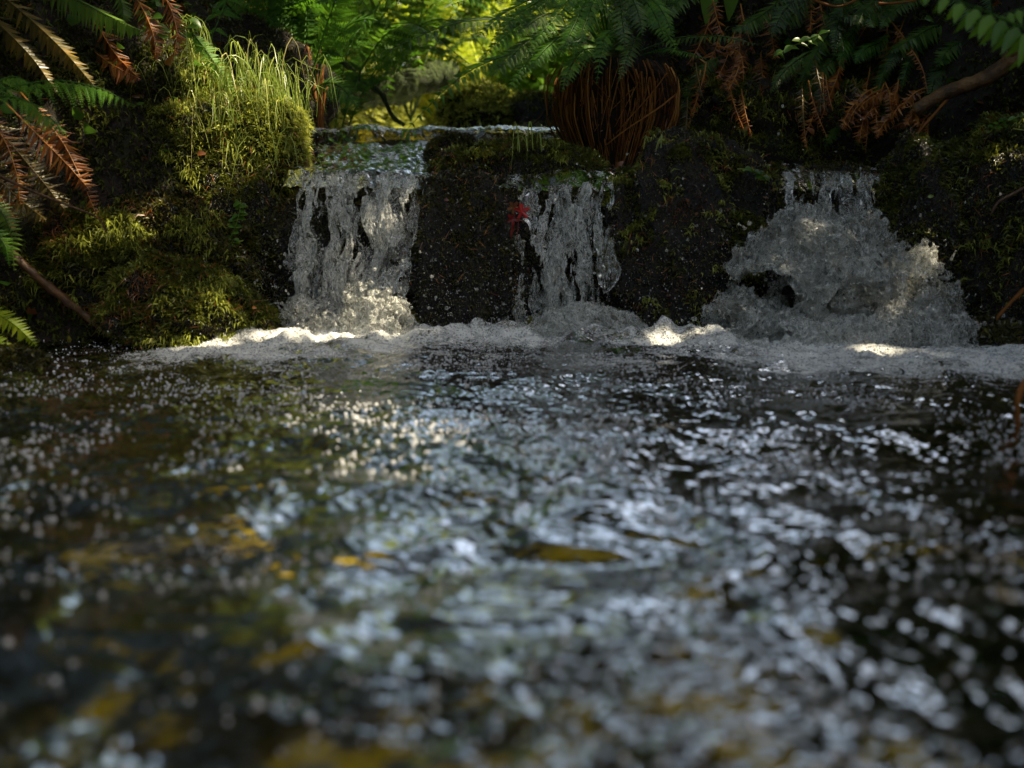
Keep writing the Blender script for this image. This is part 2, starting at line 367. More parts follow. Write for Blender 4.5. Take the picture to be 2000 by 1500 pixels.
def pool(X, Y):
    P = np.stack([X, Y, 0 * X], -1)
    wx = fbm(P * 5 + 3, 2) * .08
    big = fbm(np.stack([X * 2.6 + wx * 7, Y * 3.6, 0 * X + 31], -1), 2)
    mid = fbm(np.stack([X * 6.5 + wx * 14, Y * 8.5, 0 * X], -1), 2)
    act = .32 + 1.0 * sstep(-.15, .45, fbm(np.stack([X * 4.2 + wx * 9, Y * 5.2, 0 * X + 51], -1), 3))
    far = sstep(.6, 1.35, Y); act = act * (1 - far) + far * (.45 + .6 * act)
    z = .026 * big * (1 - .35 * far) + .013 * mid * (1 - .5 * far) + .0065 * fbm(np.stack([X * 15 + wx * 20, Y * 19, 0 * X + 4], -1), 2)
    z = z + act * (.0044 * ridged(np.stack([X * 30 + wx * 40, Y * 40, 0 * X + 9], -1), 2) + .0021 * perlin(np.stack([X * 90, Y * 115, 0 * X + 2], -1)) + .0026 * ridged(np.stack([X * 58 + wx * 50, Y * 74, 0 * X + 12], -1), 1))
    foam = 0 * X
    for n_, (c, r) in enumerate(src):
        q = ((X - c[0]) / (r * 1.35)) ** 2 + ((Y - c[1]) / (r * np.where(Y < c[1], 1.25, .9))) ** 2
        foam = foam + np.exp(-q * 1.3) * (.5 if n_ >= 15 else .9)
    foam = np.clip(foam, 0, 1.15)
    hump = np.exp(-((Y - 2.02) / .16) ** 2) * sstep(-.95, -.5, X) * (1 - sstep(1.0, 1.35, X))
    lump = fbm(np.stack([X * 9, Y * 9, 0 * X + 7], -1), 3)
    crumb = ridged(np.stack([X * 42, Y * 42, 0 * X + 3], -1), 3)
    z = z + hump * (.008 + .045 * np.maximum(lump, -.2)) + foam * (.02 * (.5 + lump) + .0022 * crumb)
    streak = fbm(np.stack([X * 7 + wx * 12, Y * 9, 0 * X + 21], -1), 4)
    near = sstep(.9, 1.95, Y) * sstep(-1.25, -.6, X - .25 * (1.6 - Y))
    foam = foam * (.8 + .45 * streak) + near * (.36 + .8 * streak) * (1 - .5 * np.minimum(foam, 1))
    foam = foam - .45 * (1 - sstep(.9, 1.6, Y))
    return z, foam
n1, n2 = 720, 1000
u = np.linspace(-1, 1, n1); tY = np.linspace(0, 1, n2); yy = .12 * (2.32 / .12) ** tY
UU, YY = np.meshgrid(u, yy, indexing='ij'); XX = UU * (.30 + .80 * YY)
ZZ, FO = pool(XX, YY)
mb = MB(); mb.add(np.stack([XX, YY, ZZ], -1).reshape(-1, 3), [gridfaces(n1, n2)[:, ::-1]])
water = mb.build('water', M['water'], attrs={'foam': FO}); water['kind'] = 'structure'
# upper stream, over the chute and the second lip
ux = np.linspace(-1.0, 1.4, 420); uy = np.concatenate([np.linspace(2.2, 3.1, 340), np.linspace(3.12, 9, 120)])
UX, UY = np.meshgrid(ux, uy, indexing='ij')
UYw = UY + .05 * fbm(np.stack([UX * 4.5, 0 * UX, 0 * UX + 8], -1), 3) * sstep(2.45, 2.6, UY)
UZ = itp(UYw, [2.2, 2.26, 2.4, 2.5, 2.76, 2.80, 2.84, 3.05, 6, 9], [.37, .418, .436, .456, .545, .592, .604, .615, .70, 1.02])
Pq = np.stack([UX, UY, 0 * UX], -1)
UZ = UZ + .012 * fbm(Pq * 9, 3) + .013 * ridged(np.stack([UX * 34 + UY * 14, UY * 15 - UX * 8, 0 * UX], -1), 2) + .018 * fbm(np.stack([UX * 5, UY * 2, 0 * UX + 3], -1), 2)
UZ = UZ - .3 * (1 - sstep(-.70, -.61, UX)) * (1 - sstep(2.5, 2.68, UY))
ufoam_glint = .42 + .75 * fbm(np.stack([UX * 30 + UY * 10, UY * 9 - UX * 5, 0 * UX + 5], -1), 3) + .4 * np.exp(-((UYw - 2.85) / .04) ** 2) - .5 * np.exp(-((UYw - 2.78) / .018) ** 2)  # white streaks painted as foam to give the chute its sky glints
mb = MB(); mb.add(np.stack([UX, UY, UZ], -1).reshape(-1, 3), [gridfaces(len(ux), len(uy))[:, ::-1]])
up = mb.build('upper_stream_water', M['water'], attrs={'foam': ufoam_glint}); up['kind'] = 'structure'

# ------------------------------------------------------------------ rocks and moss
def blob(c, r, seed, amp=.16, nu=150, nv=90, rot=0, fr=1.6, ang=.0):
    th = np.linspace(0, 2 * math.pi, nu, endpoint=False); ph = np.linspace(.02, math.pi - .02, nv)
    TH, PH = np.meshgrid(th, ph, indexing='ij')
    D = np.stack([np.cos(TH) * np.sin(PH), np.sin(TH) * np.sin(PH), np.cos(PH)], -1)
    D2 = np.sign(D) * np.abs(D) ** (1 - ang)
    k = 1 + amp * (fbm(D * fr + seed * 3.1, 4, .55) * 1.6 + .35 * ridged(D * fr * 2.2 + seed, 3)) + .03 * fbm(D * 13 + seed, 3) + .02 * ridged(D * 7 + seed, 2)
    V = D2 * k[..., None] * vec(r)
    a = rot; V = np.stack([V[..., 0] * math.cos(a) - V[..., 2] * math.sin(a), V[..., 1], V[..., 0] * math.sin(a) + V[..., 2] * math.cos(a)], -1) + vec(c)
    i = np.arange(nu)[:, None]; j = np.arange(nv - 1)[None]; i2 = (i + 1) % nu
    F = np.stack([i * nv + j, i * nv + j + 1, i2 * nv + j + 1, i2 * nv + j], -1).reshape(-1, 4)
    return V.reshape(-1, 3), F
def sample(V, F, n, wfun=None):
    a, b, c, d = (V[F[:, k]] for k in range(4))
    nn = np.cross(c - a, d - b); A = np.linalg.norm(nn, axis=1) / 2; nn = nrm(nn); C = (a + b + c + d) / 4
    wt = A * (wfun(C, nn) if wfun else 1); wt = np.maximum(wt, 0)
    if wt.sum() <= 0: return np.zeros((0, 3)), np.zeros((0, 3))
    k = rng.choice(len(F), n, p=wt / wt.sum()); u, v = rng.random((2, n, 1))
    P = (a[k] * (1 - u) + b[k] * u) * (1 - v) + (d[k] * (1 - u) + c[k] * u) * v
    return P, nn[k]
def strands(mb, P, Nn, Lr, W, droop=.35, spread=.7, clump=30, tintbias=0):
    n = len(P)
    if not n: return
    D = nrm(Nn + spread * rng.normal(size=(n, 3)) * .6 + np.array([0, 0, .25]))
    Ln = rng.uniform(*Lr, n) * (1 + .5 * np.clip(fbm(P * clump, 2), -.6, .8)); Wn = W * rng.uniform(.6, 1.3, n)
    M1 = P + D * Ln[:, None] * .55; T1 = M1 + nrm(D + np.array([0, 0, -droop * 2.2]) + rng.normal(size=(n, 3)) * .35) * Ln[:, None] * .55
    Sd = nrm(np.cross(D, rng.normal(size=(n, 3)))) * Wn[:, None]
    V = np.stack([P - Sd * .5, P + Sd * .5, M1 + Sd, T1, M1 - Sd], 1)
    i = np.arange(n)[:, None] * 5
    t = np.clip(.45 + .5 * fbm(P * 18 + 5, 3) + rng.normal(size=n) * .16 + tintbias, 0, 1)
    mb.add(V.reshape(-1, 3), [i + np.array([[0, 1, 2, 4]]), i + np.array([[4, 2, 3]])], np.repeat(t, 5))
def upw(lo=.0, hi=.7, nscale=9, thr=-.2):
    return lambda C, nn: (.04 + sstep(lo, hi, nn[:, 2])) * sstep(thr, thr + .35, fbm(C * nscale, 3))
def rock(px0, px1, py0, py1, Y, ry, label, seed, n=6000, mat='moss', Lr=(.008, .02), amp=.16, rot=0, name='mossy_rock', lo=-.1, hi=.6, n2=0,
         mat2='moss_dark', base='wetrock', cat='rock', W=.0022, ang=.15, fr=1.6, thr=-.25):
    a, b = at(px0, py1, Y), at(px1, py0, Y)
    c = (a + b) / 2; r = np.array([(b[0] - a[0]) / 2, ry, (b[2] - a[2]) / 2])
    V, F = blob((0, 0, 0), r, seed, amp, rot=rot, ang=ang, fr=fr)
    t = thing(name, label, cat); t.location = c
    m1 = MB(); m1.add(V, [F]); m1.build('stone', M[base], t)
    vis = lambda f: (lambda C, nn: f(C, nn) * np.where(nn[:, 1] < .45, 1, .12) * np.where(C[:, 2] + c[2] > .0, 1, 0))
    if n:
        P, Q = sample(V, F, n, vis(upw(lo, hi, thr=thr)))
        k = MB(); strands(k, P, Q, Lr, W); o = k.build('moss', M[mat], t); o['kind'] = 'stuff'
    if n >= 8000:
        P, Q = sample(V, F, n // 5, vis(lambda C, nn: upw(lo, hi, 14, .05)(C + 3, nn)))
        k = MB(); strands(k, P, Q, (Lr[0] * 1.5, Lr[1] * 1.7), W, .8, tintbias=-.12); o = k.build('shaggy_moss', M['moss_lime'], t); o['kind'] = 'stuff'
        P, Q = sample(V, F, n // 16, vis(lambda C, nn: sstep(.05, .3, fbm(C * 11 + 9, 2))))
        k = MB(); strands(k, P, Q, (Lr[0], Lr[1] * 1.8), W * .6, .6, 1.6); o = k.build('caught_needles', M['litter'], t); o['kind'] = 'stuff'
    if n2:
        P, Q = sample(V, F, n2, vis(lambda C, nn: .5 + 0 * C[:, 0]))
        k = MB(); strands(k, P, Q, (.004, .014), .0017, .9); o = k.build('wet_moss', M[mat2], t); o['kind'] = 'stuff'
    return t, V + c, F
ROCKS = {}
ROCKS['shoulder'] = rock(395, 560, 332, 700, 2.33, .11, 'dark wet boulder left of the left waterfall, mossy along its top', 1, 5000, n2=9000, amp=.18, fr=2.0)
ROCKS['lip'] = rock(545, 850, 372, 720, 2.34, .15, 'stream-washed boulder under the left waterfall', 2, 2500, 'moss_dark', n2=9000, amp=.1, ang=.25)
ROCKS['center'] = rock(800, 1025, 350, 710, 2.25, .12, 'bulging black boulder between the left and middle waterfalls', 3, 3500, 'moss_dark', n2=5000, amp=.2, ang=.12, fr=2.0)
ROCKS['top'] = rock(850, 1170, 285, 415, 2.38, .12, 'moss-capped rock on the lip between two falls', 4, 9000, n2=6000, amp=.14)
ROCKS['midback'] = rock(985, 1250, 368, 710, 2.36, .15, 'wet boulder behind the thin middle waterfall', 5, 800, 'moss_dark', n2=9000, amp=.1, ang=.25)
ROCKS['right'] = rock(1185, 1525, 285, 720, 2.27, .15, 'broad dark boulder between the middle and right waterfalls', 6, 11000, 'moss', n2=7000, amp=.2, ang=.18, fr=2.1, Lr=(.008, .02), thr=.0)
ROCKS['rback'] = rock(1480, 1730, 330, 700, 2.38, .17, 'ledge rock behind the right waterfall', 8, 1500, 'moss_dark', n2=9000, amp=.12, ang=.3)
ROCKS['ledge'] = rock(1680, 1885, 292, 720, 2.24, .14, 'rounded mossy boulder just right of the right waterfall', 9, 6500, 'moss', n2=9000, amp=.18, ang=.15, fr=2.0)
ROCKS['slope'] = rock(1810, 2230, 215, 760, 2.20, .22, 'steep dark mossy boulder at the right edge of the pool', 10, 9000, 'moss', n2=22000, amp=.16, ang=.2, Lr=(.01, .026))
ROCKS['foamstone'] = rock(1862, 2010, 632, 760, 1.92, .08, 'small black stone poking out of the foam on the right', 11, 900, 'moss_dark', n2=2500)
ROCKS['moundA'] = rock(235, 522, 532, 735, 2.03, .13, 'rounded moss mound at the water edge left of the pool', 12, 15000, 'moss', n2=5000, amp=.2, rot=-.42, lo=-.4, hi=.4, thr=-.2, fr=2.2)
ROCKS['moundB'] = rock(105, 345, 428, 640, 2.14, .14, 'mossy rock with shaggy green top on the left bank', 13, 13000, 'moss', n2=3000, amp=.2, lo=-.3, hi=.4, Lr=(.012, .03), rot=-.35)
ROCKS['bankF'] = rock(225, 470, 395, 650, 2.2, .14, 'dark mossy slope below the big hummock, behind the lower mounds', 27, 12000, 'moss_dark', n2=2000, amp=.2, rot=-.5, lo=-.4, hi=.4, Lr=(.01, .026), thr=-.4, fr=2.0)
ROCKS['bankC'] = rock(185, 600, 205, 640, 2.46, .2, 'big shaggy moss hummock on the left bank above the pool', 14, 24000, 'moss', n2=6000, amp=.17, lo=-.5, hi=.3, Lr=(.012, .03), name='moss_hummock', cat='hummock', base='soil', thr=-.5)
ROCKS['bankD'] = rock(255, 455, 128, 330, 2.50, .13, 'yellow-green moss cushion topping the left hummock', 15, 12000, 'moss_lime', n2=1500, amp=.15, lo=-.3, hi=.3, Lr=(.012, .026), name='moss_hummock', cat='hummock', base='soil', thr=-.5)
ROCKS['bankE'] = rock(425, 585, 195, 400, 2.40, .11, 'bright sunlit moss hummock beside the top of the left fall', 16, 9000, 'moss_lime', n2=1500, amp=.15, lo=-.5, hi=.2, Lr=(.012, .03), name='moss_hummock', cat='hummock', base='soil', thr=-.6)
ROCKS['stream2'] = rock(835, 925, 268, 345, 2.58, .06, 'slanting wet rock beside the moss-capped rock', 18, 1500, 'moss_dark', n2=2000, amp=.12, rot=.3)
ROCKS['leftstone'] = rock(-110, 78, 688, 800, 1.62, .1, 'dim mossy stone at the left edge of the pool', 19, 4000, 'moss_dark', n2=2500)
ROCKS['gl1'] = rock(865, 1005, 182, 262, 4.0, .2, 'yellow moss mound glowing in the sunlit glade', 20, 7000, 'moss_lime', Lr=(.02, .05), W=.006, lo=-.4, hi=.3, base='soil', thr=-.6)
ROCKS['gl2'] = rock(1000, 1090, 190, 250, 3.9, .15, 'pale grey boulder behind the upper stream', 21, 800, 'moss', Lr=(.02, .04), W=.005)
ROCKS['gl3'] = rock(900, 965, 165, 215, 4.6, .15, 'small brown stone behind the yellow moss mound', 22, 300, 'moss', Lr=(.02, .04), W=.005)
ROCKS['backL'] = rock(330, 620, 60, 330, 3.0, .3, 'dark earthy bank boulder behind the left hummock', 23, 6000, 'moss_dark', n2=3000, base='soil')
ROCKS['backR'] = rock(1330, 1720, 150, 380, 2.72, .2, 'dark mossy boulder under the right bank ferns', 24, 9000, 'moss', n2=4000, base='soil', lo=-.6, hi=.3, Lr=(.012, .03), amp=.2, fr=2.2)

# ------------------------------------------------------------------ waterfalls and splashes
def vol(lo, hi, h, fn):
    lo, hi = vec(lo), vec(hi); n = np.ceil((hi - lo) / h).astype(int) + 1
    ax = [lo[k] + h * np.arange(n[k]) for k in range(3)]
    P = np.stack(np.meshgrid(*ax, indexing='ij'), -1).astype(np.float32)
    f = fn(P)
    for k in range(3):
        sl = [slice(None)] * 3
        for e in (0, -1): sl[k] = e; f[tuple(sl)] = -1
    return surface_nets(f, lo, h)
def sheet(top, bot, Yt, Yb, seed, h=.003, thick=.013, dens=.35, wob=.022, hol=.62, fx=36, fz=12, soft=.045, pw=.7):
    T0, T1 = at(top[0], top[2], Yt), at(top[1], top[2], Yt); B0, B1 = at(bot[0], bot[2], Yb), at(bot[1], bot[2], Yb)
    zt, zb = T0[2], B0[2]
    def fn(P):
        x, y, z = P[:, :1, :, 0], P[..., 1], P[:, :1, :, 2]
        s = np.clip((zt - z) / (zt - zb), 0, 1)
        L0, L1 = T0[0] + (B0[0] - T0[0]) * s, T1[0] + (B1[0] - T1[0]) * s
        e = .035 * fbm(np.stack([z * 9 + np.sign(x - (L0 + L1) / 2) * 7, 0 * z + seed, 0 * z], -1), 4)
        m = sstep(0, soft, np.minimum(x - L0 - e, L1 + e - x)) * sstep(zt + .02, zt - .02, z)
        wv = fbm(np.stack([x * 9, 0 * x + seed, z * 6], -1), 2)
        m = m * (1 - hol + hol * sstep(-.3, .15, fbm(np.stack([x * 34 + 1.6 * wv, 0 * x + seed * 2, z * 8], -1), 4)))
        r2 = ridged(np.stack([x * 26 + 2.2 * wv, 0 * x + seed, z * 11 + 1.2 * wv + x * 4], -1), 2, .6)
        ys = Yt + (Yb - Yt) * s ** pw - wob * (wv * 1.2 + .5 * r2)
        dist = np.abs(y - ys); band = (dist < thick * 1.9) & (m > .02)
        f = np.full(y.shape, -.01, np.float32); k = np.nonzero(band)
        bx = lambda a: np.broadcast_to(a, y.shape)[k]
        xk, yk, zk, wk, mk, sk = bx(x), y[k], bx(z), bx(wv), bx(m), bx(s)
        r = ridged(np.stack([xk * fx + 3.0 * wk, yk * fx * .45 + seed, zk * fz + 2.0 * wk + xk * 7], -1), 3, .66)
        f[k] = thick * mk * (r - dens + .35 * sk) * 1.6 - (1 - mk) * .01 - dist[k]
        return f
    lo = [min(T0[0], B0[0]) - .05, min(Yt, Yb) - .09, zb - .02]; hi = [max(T1[0], B1[0]) + .05, max(Yt, Yb) + .06, zt + .03]
    return vol(lo, hi, h, fn)
def dome(c, r, seed, h=.003, thick=.016, dens=.45, wob=.03, holes=(), fr=28, flat=1.0):
    c, r = vec(c), vec(r); R0 = r.mean()
    def fn(P3):
        sh3 = P3.shape[:3]; d0 = (P3 - c) / r; q0 = np.linalg.norm(d0, axis=-1)
        k = np.nonzero((np.abs(q0 - 1) * R0 < wob * 2 + thick) & (P3[..., 2] > -.03)); P = P3[k]; q = q0[k]; u_ = d0[k] / np.maximum(q, 1e-4)[..., None]
        wv = fbm(P * 8 + seed, 3)
        rr = ridged(P * fr + 1.8 * wv[..., None] + seed, 4, .68)
        sh = np.abs(q - 1 - wob / R0 * (wv * 1.6 + .5 * rr + .5 * fbm(P * 24 + seed, 2))) * R0
        th = thick * (rr - dens - .65 * sstep(.05, .4, -fbm(P * 9 + seed + 40, 3))) * 1.8 * (1.25 - .35 * sstep(.3, 1.1, u_[..., 2]))
        for hx, hz, hr in holes:
            g = np.hypot(P[..., 0] - hx, P[..., 2] - hz) / hr
            th = th - .05 * (1 - sstep(.7, 1.15, g + .9 * fbm(P * 11 + seed, 3)))
        f = np.full(sh3, -.01, np.float32); f[k] = th - sh
        return f
    e = wob + thick + .03
    return vol(c - r - e, c + r + e, h, fn)
def drops(mb, C, n, spread, rr, up=.0):
    k = MB(); V, F = blob((0, 0, 0), (1, 1, 1), 0, 0, 8, 6)
    P = vec(C) + rng.normal(size=(n, 3)) * vec(spread); P[:, 2] = np.abs(P[:, 2]) + up
    r = rr[0] * (rr[1] / rr[0]) ** (rng.random(n) ** 2.2)
    W = V[None] * r[:, None, None] * rng.uniform(.8, 1.25, (n, 1, 3)) + P[:, None]
    mb.add(W.reshape(-1, 3), [(F[None] + (np.arange(n) * len(V))[:, None, None]).reshape(-1, 4)])
def ligaments(parent, items, mat='splash'):
    for p0, v0, T_, r0 in items:
        k = MB(); r0 = r0 * .5
        tt = np.linspace(0, T_, 34)[:, None]; ph = rng.random(2) * 6; C = vec(p0) + vec(v0) * tt + np.array([0, 0, -4.9]) * tt * tt
        C = C + .0035 * np.stack([np.sin(tt[:, 0] * 55 + ph[0]), 0 * tt[:, 0], np.sin(tt[:, 0] * 43 + ph[1])], -1) * (tt / T_)
        rr = np.linspace(r0 * 1.6, r0 * .5, 34) * (1 + .6 * perlin(np.stack([np.arange(34) * .45, 0 * np.arange(34) + ph[0], 0 * np.arange(34)], -1) ) * 1.4); rr = np.maximum(rr, r0 * .25); rr[-3] *= 1.8; rr[-2] *= 2.0; rr[-1] *= .8
        tube(k, C, rr, 8); k.build('spray_jet', M[mat], parent)
def burst(c, n, ext, vx, vz, Tm, r):
    return [(vec(c) + rng.normal(size=3) * vec(ext) * .5, (rng.normal() * vx, -abs(rng.normal()) * vx * .5, rng.uniform(*vz)), Tm * rng.uniform(.5, 1.1), r * rng.uniform(.5, 1.3)) for _ in range(n)]
def put(name, VF, mat, parent):
    k = MB(); k.add(VF[0], [VF[1]]); return k.build(name, mat, parent)
# left fall
t = thing('waterfall', 'widest waterfall, pouring in clear crumpled sheets from the mossy lip on the left', 'waterfall')
put('water_sheet', sheet((572, 845, 336), (545, 812, 640), 2.24, 2.08, 3.3, dens=.02, h=.0026, thick=.011, hol=.58), M['fall'], t)
put('water_strands', sheet((585, 830, 338), (555, 805, 640), 2.22, 2.05, 9.1, dens=.36, h=.0024, thick=.013, wob=.034, hol=.8, fx=58, fz=15), M['strand'], t)
cL = at(728, 640, 2.0)
put('splash', dome(cL + [0, 0, -.02], (.085, .06, .10), 5.2, thick=.017, dens=.3, wob=.025, fr=46), M['strand'], t)
put('splash', dome(at(610, 640, 2.05) + [0, 0, -.02], (.085, .06, .085), 8.2, thick=.014, dens=.38, wob=.025, fr=46), M['strand'], t)
ligaments(t, burst(at(600, 635, 2.03), 5, (.14, .03, .02), .5, (.6, 1.2), .09, .0032) + burst(at(740, 630, 1.98), 7, (.12, .04, .02), .4, (.5, 1.0), .08, .0035)
          + [(at(625, 520, 2.04), (-.5, -.1, .75), .11, .004), (at(560, 600, 2.04), (-.5, -.05, .5), .10, .004)])
k = MB(); drops(k, at(620, 600, 2.05), 260, (.12, .05, .10), (.0012, .0045)); drops(k, at(740, 600, 2.0), 200, (.09, .05, .07), (.0012, .005))
drops(k, at(480, 600, 2.05), 120, (.07, .05, .06), (.001, .003)); drops(k, at(690, 470, 2.08), 500, (.13, .04, .18), (.0007, .0028))
o = k.build('droplets', M['splash'], t); o['kind'] = 'stuff'
# middle fall
t = thing('waterfall', 'thin forked waterfall in the middle, streaming past the red leaf', 'waterfall')
put('water_sheet', sheet((1005, 1225, 358), (1015, 1190, 655), 2.21, 2.10, 13.3, dens=.05, h=.0026, thick=.009, hol=.7), M['fall'], t)
put('water_strands', sheet((1090, 1225, 352), (1030, 1140, 655), 2.2, 2.08, 17.3, dens=.4, h=.0024, thick=.012, hol=.6, fx=56, fz=15), M['strand'], t)
put('water_strands', sheet((1010, 1110, 385), (1060, 1190, 650), 2.19, 2.07, 29.3, dens=.42, h=.0024, thick=.012, hol=.7, fx=56, fz=15), M['strand'], t)
put('water_sheet', sheet((1006, 1030, 455), (1004, 1034, 655), 2.1, 2.07, 2.1, dens=.1, thick=.008, soft=.012, wob=.006), M['fall'], t)
put('splash', dome(at(1140, 650, 2.04) + [0, 0, -.02], (.11, .05, .07), 15.2, thick=.013, dens=.36, fr=46), M['strand'], t)
ligaments(t, burst(at(1060, 645, 2.03), 6, (.2, .03, .02), .35, (.5, 1.1), .09, .003))
k = MB(); drops(k, at(1010, 610, 2.04), 150, (.04, .04, .06), (.001, .004)); drops(k, at(1110, 540, 2.05), 420, (.11, .04, .16), (.0007, .003))
o = k.build('droplets', M['splash'], t); o['kind'] = 'stuff'
# right fall and its fan
t = thing('waterfall', 'right waterfall bursting into a tall domed fan of spray', 'waterfall')
put('water_sheet', sheet((1505, 1715, 332), (1500, 1700, 540), 2.22, 2.10, 23.3, dens=.05, thick=.008, hol=.7), M['fall'], t)
c1 = at(1585, 650, 2.0)
h1, h2 = at(1510, 570, 1.9), at(1650, 585, 1.9)
put('spray_fan', dome(c1, (.205, .12, .27), 31.2, thick=.019, dens=.12, wob=.04, holes=((h1[0], h1[2], .046), (h2[0], h2[2], .055))), M['splash'], t)
put('spray_fan', dome(at(1700, 660, 1.98), (.17, .1, .215), 37.2, thick=.016, dens=.18, wob=.04), M['splash'], t)
put('splash', dome(at(1465, 660, 1.98), (.07, .06, .10), 41.2, thick=.014, dens=.4, wob=.03), M['splash'], t)
put('splash', dome(at(1640, 668, 1.9), (.27, .08, .06), 47.2, thick=.016, dens=.3, wob=.025, fr=46), M['strand'], t)
put('splash', dome(at(1845, 680, 1.9), (.07, .05, .06), 43.2, thick=.013, dens=.34, wob=.02, fr=46), M['strand'], t)
ligaments(t, burst(at(1440, 640, 1.95), 6, (.1, .05, .03), .5, (.6, 1.2), .09, .0038) + burst(at(1600, 460, 1.93), 7, (.26, .06, .05), .5, (.1, .6), .07, .0035) + burst(at(1780, 580, 1.93), 6, (.14, .06, .1), .5, (.2, .7), .07, .0035) + burst(at(1850, 670, 1.9), 4, (.08, .03, .01), .5, (.5, .9), .07, .0035))
k = MB(); drops(k, at(1600, 580, 1.95), 700, (.24, .08, .19), (.0008, .0045)); drops(k, at(1880, 620, 1.95), 40, (.08, .05, .04), (.0015, .005))
drops(k, at(1360, 640, 1.98), 60, (.07, .04, .03), (.0015, .007))
o = k.build('droplets', M['splash'], t); o['kind'] = 'stuff'
# spray clinging to the rock faces
k = MB(); Vd, Fd = blob((0, 0, 0), (1, 1, 1), 0, 0, 6, 5)
for key, n in (('center', 800), ('right', 900), ('shoulder', 500), ('moundA', 120), ('ledge', 160)):
    _, V, F = ROCKS[key]; P, Q = sample(V, F, n, lambda C, nn: np.where((nn[:, 1] < 0) & (C[:, 2] > .0), 1, 0) * (.3 + sstep(.35, .0, C[:, 2])))
    r = .0007 * (3.2 ** (rng.random(n) ** 2)); W_ = Vd[None] * r[:, None, None] + (P + Q * rng.uniform(.004, .014, (n, 1)))[:, None]
    k.add(W_.reshape(-1, 3), [(Fd[None] + (np.arange(n) * len(Vd))[:, None, None]).reshape(-1, 4)])
stuff(k.build('water_droplets', M['bubble']), 'fine water droplets speckling the dark rock faces', 'droplets')
# bubbles drifting on the pool
n = 60000
by = .3 * (2.0 / .3) ** (rng.random(n) ** .75); bx = (rng.random(n) * 2 - 1) * (.2 + .72 * by)
_, bf = pool(bx, by)
dn = fbm(np.stack([bx * 5, by * 4, 0 * bx + 33], -1), 3); keep = rng.random(n) < np.clip((.2 + 1.1 * dn + .5 * np.clip(bf, 0, .6) - .05 * np.abs(bx) / (.3 + .6 * by)) * (.14 + .86 * sstep(.55, 1.25, by)), .01, 1)
bx, by = bx[keep], by[keep]; bz, _ = pool(bx, by); n = len(bx)
r = .0010 * (3.0 ** (rng.random(n) ** 1.7))
Vb, Fb = blob((0, 0, 0), (1, 1, .9), 0, 0, 9, 7)
W_ = Vb[None] * r[:, None, None] + np.stack([bx, by, bz + r * .15], -1)[:, None]
k = MB(); k.add(W_.reshape(-1, 3), [(Fb[None] + (np.arange(n) * len(Vb))[:, None, None]).reshape(-1, 4)])
by = rng.uniform(1.3, 2.12, 60000); bx = rng.uniform(-1.1, 1.45, 60000); bz, bf = pool(bx, by); keep = rng.random(60000) < np.clip(bf - .35, 0, 1) * .6
bx, by, bz = bx[keep], by[keep], bz[keep]; n = len(bx); r = .0009 * (3.4 ** (rng.random(n) ** 2.2))
Vc, Fc = blob((0, 0, 0), (1, 1, .9), 0, 0, 7, 5)
W_ = Vc[None] * r[:, None, None] + np.stack([bx, by, bz + r * .3], -1)[:, None]; k.add(W_.reshape(-1, 3), [(Fc[None] + (np.arange(n) * len(Vc))[:, None, None]).reshape(-1, 4)])
stuff(k.build('foam_bubbles', M['bubble']), 'small white bubbles drifting across the pool', 'bubbles')

# ------------------------------------------------------------------ ferns
def frond_mesh(C, width, pairs, style, up=(0, 0, 1), seed=0, droop=.3, t0=.12, stalk=.0022, tb=.5):
    """C: points of the rachis from base to tip"""
    r_ = np.random.default_rng(seed); mb = MB(); n = len(C)
    tube(mb, C, np.linspace(stalk, stalk * .25, n), 5, .9 if 'dead' in style else .35)
    T = tangents(C); tt = np.linspace(t0, .985, pairs); ii = tt * (n - 1); i0 = np.clip(ii.astype(int), 0, n - 2); fr = (ii - i0)[:, None]
    B = C[i0] * (1 - fr) + C[i0 + 1] * fr; Td = nrm(T[i0] * (1 - fr) + T[i0 + 1] * fr)
    upv = np.tile(vec(up), (pairs, 1)); Sd = nrm(np.cross(Td, upv)); Nn = np.cross(Sd, Td)
    s = (tt - t0) / (1 - t0)
    if style.startswith('lady'): prof = np.clip(np.minimum(.35 + s * 2.2, 1), 0, 1) * (1 - s ** 1.8) ** .8 + .03
    else: prof = np.minimum(.55 + s * 2.5, 1) * (1 - s ** 2.6) ** .7 + .05
    Lp = width * prof
    gap = np.linalg.norm(C[-1] - C[0]) / pairs
    for sg in (-1, 1):
        jit = r_.normal(size=(pairs, 3)) * (.3 if 'dead' in style else .1)
        a = .38 if style.startswith('lady') else .22
        D = nrm(sg * Sd + a * Td - droop * Nn + jit)
        tint = np.clip(tb + .25 * r_.normal(size=pairs), 0, 1)
        if style.startswith('lady'):
            m = 11; q = np.linspace(.1, .98, m)
            Bp = (B[:, None] + D[:, None] * (Lp[:, None] * q)[..., None] - Nn[:, None] * (Lp[:, None] * q * q * droop * .35)[..., None])
            pl = np.minimum(Lp[:, None] * .25, gap * .62) * (1.15 - q) ** .7
            side2 = nrm(np.cross(D, Nn))
            for s2 in (-1, 1):
                D2 = nrm(s2 * side2[:, None] + .55 * D[:, None] + 0 * Bp)
                leaves(mb, Bp.reshape(-1, 3), D2.reshape(-1, 3), np.repeat(Nn, m, 0), pl.ravel(), (pl * .27).ravel(), np.repeat(tint, m), .2)
            leaves(mb, B, D, Nn, Lp, .0012, tint, .0)
        else:
            keep = r_.random(pairs) > (.07 if 'dead' in style else .0)
            Wp = np.minimum(gap * .46, Lp * .24) * (.85 if 'dead' in style else 1)
            leaves(mb, B[keep], D[keep], Nn[keep], (Lp * r_.uniform(.8, 1.1, pairs))[keep], Wp[keep], tint[keep], .35 if 'dead' not in style else .8, 'lance')
    return mb
FID = [0]
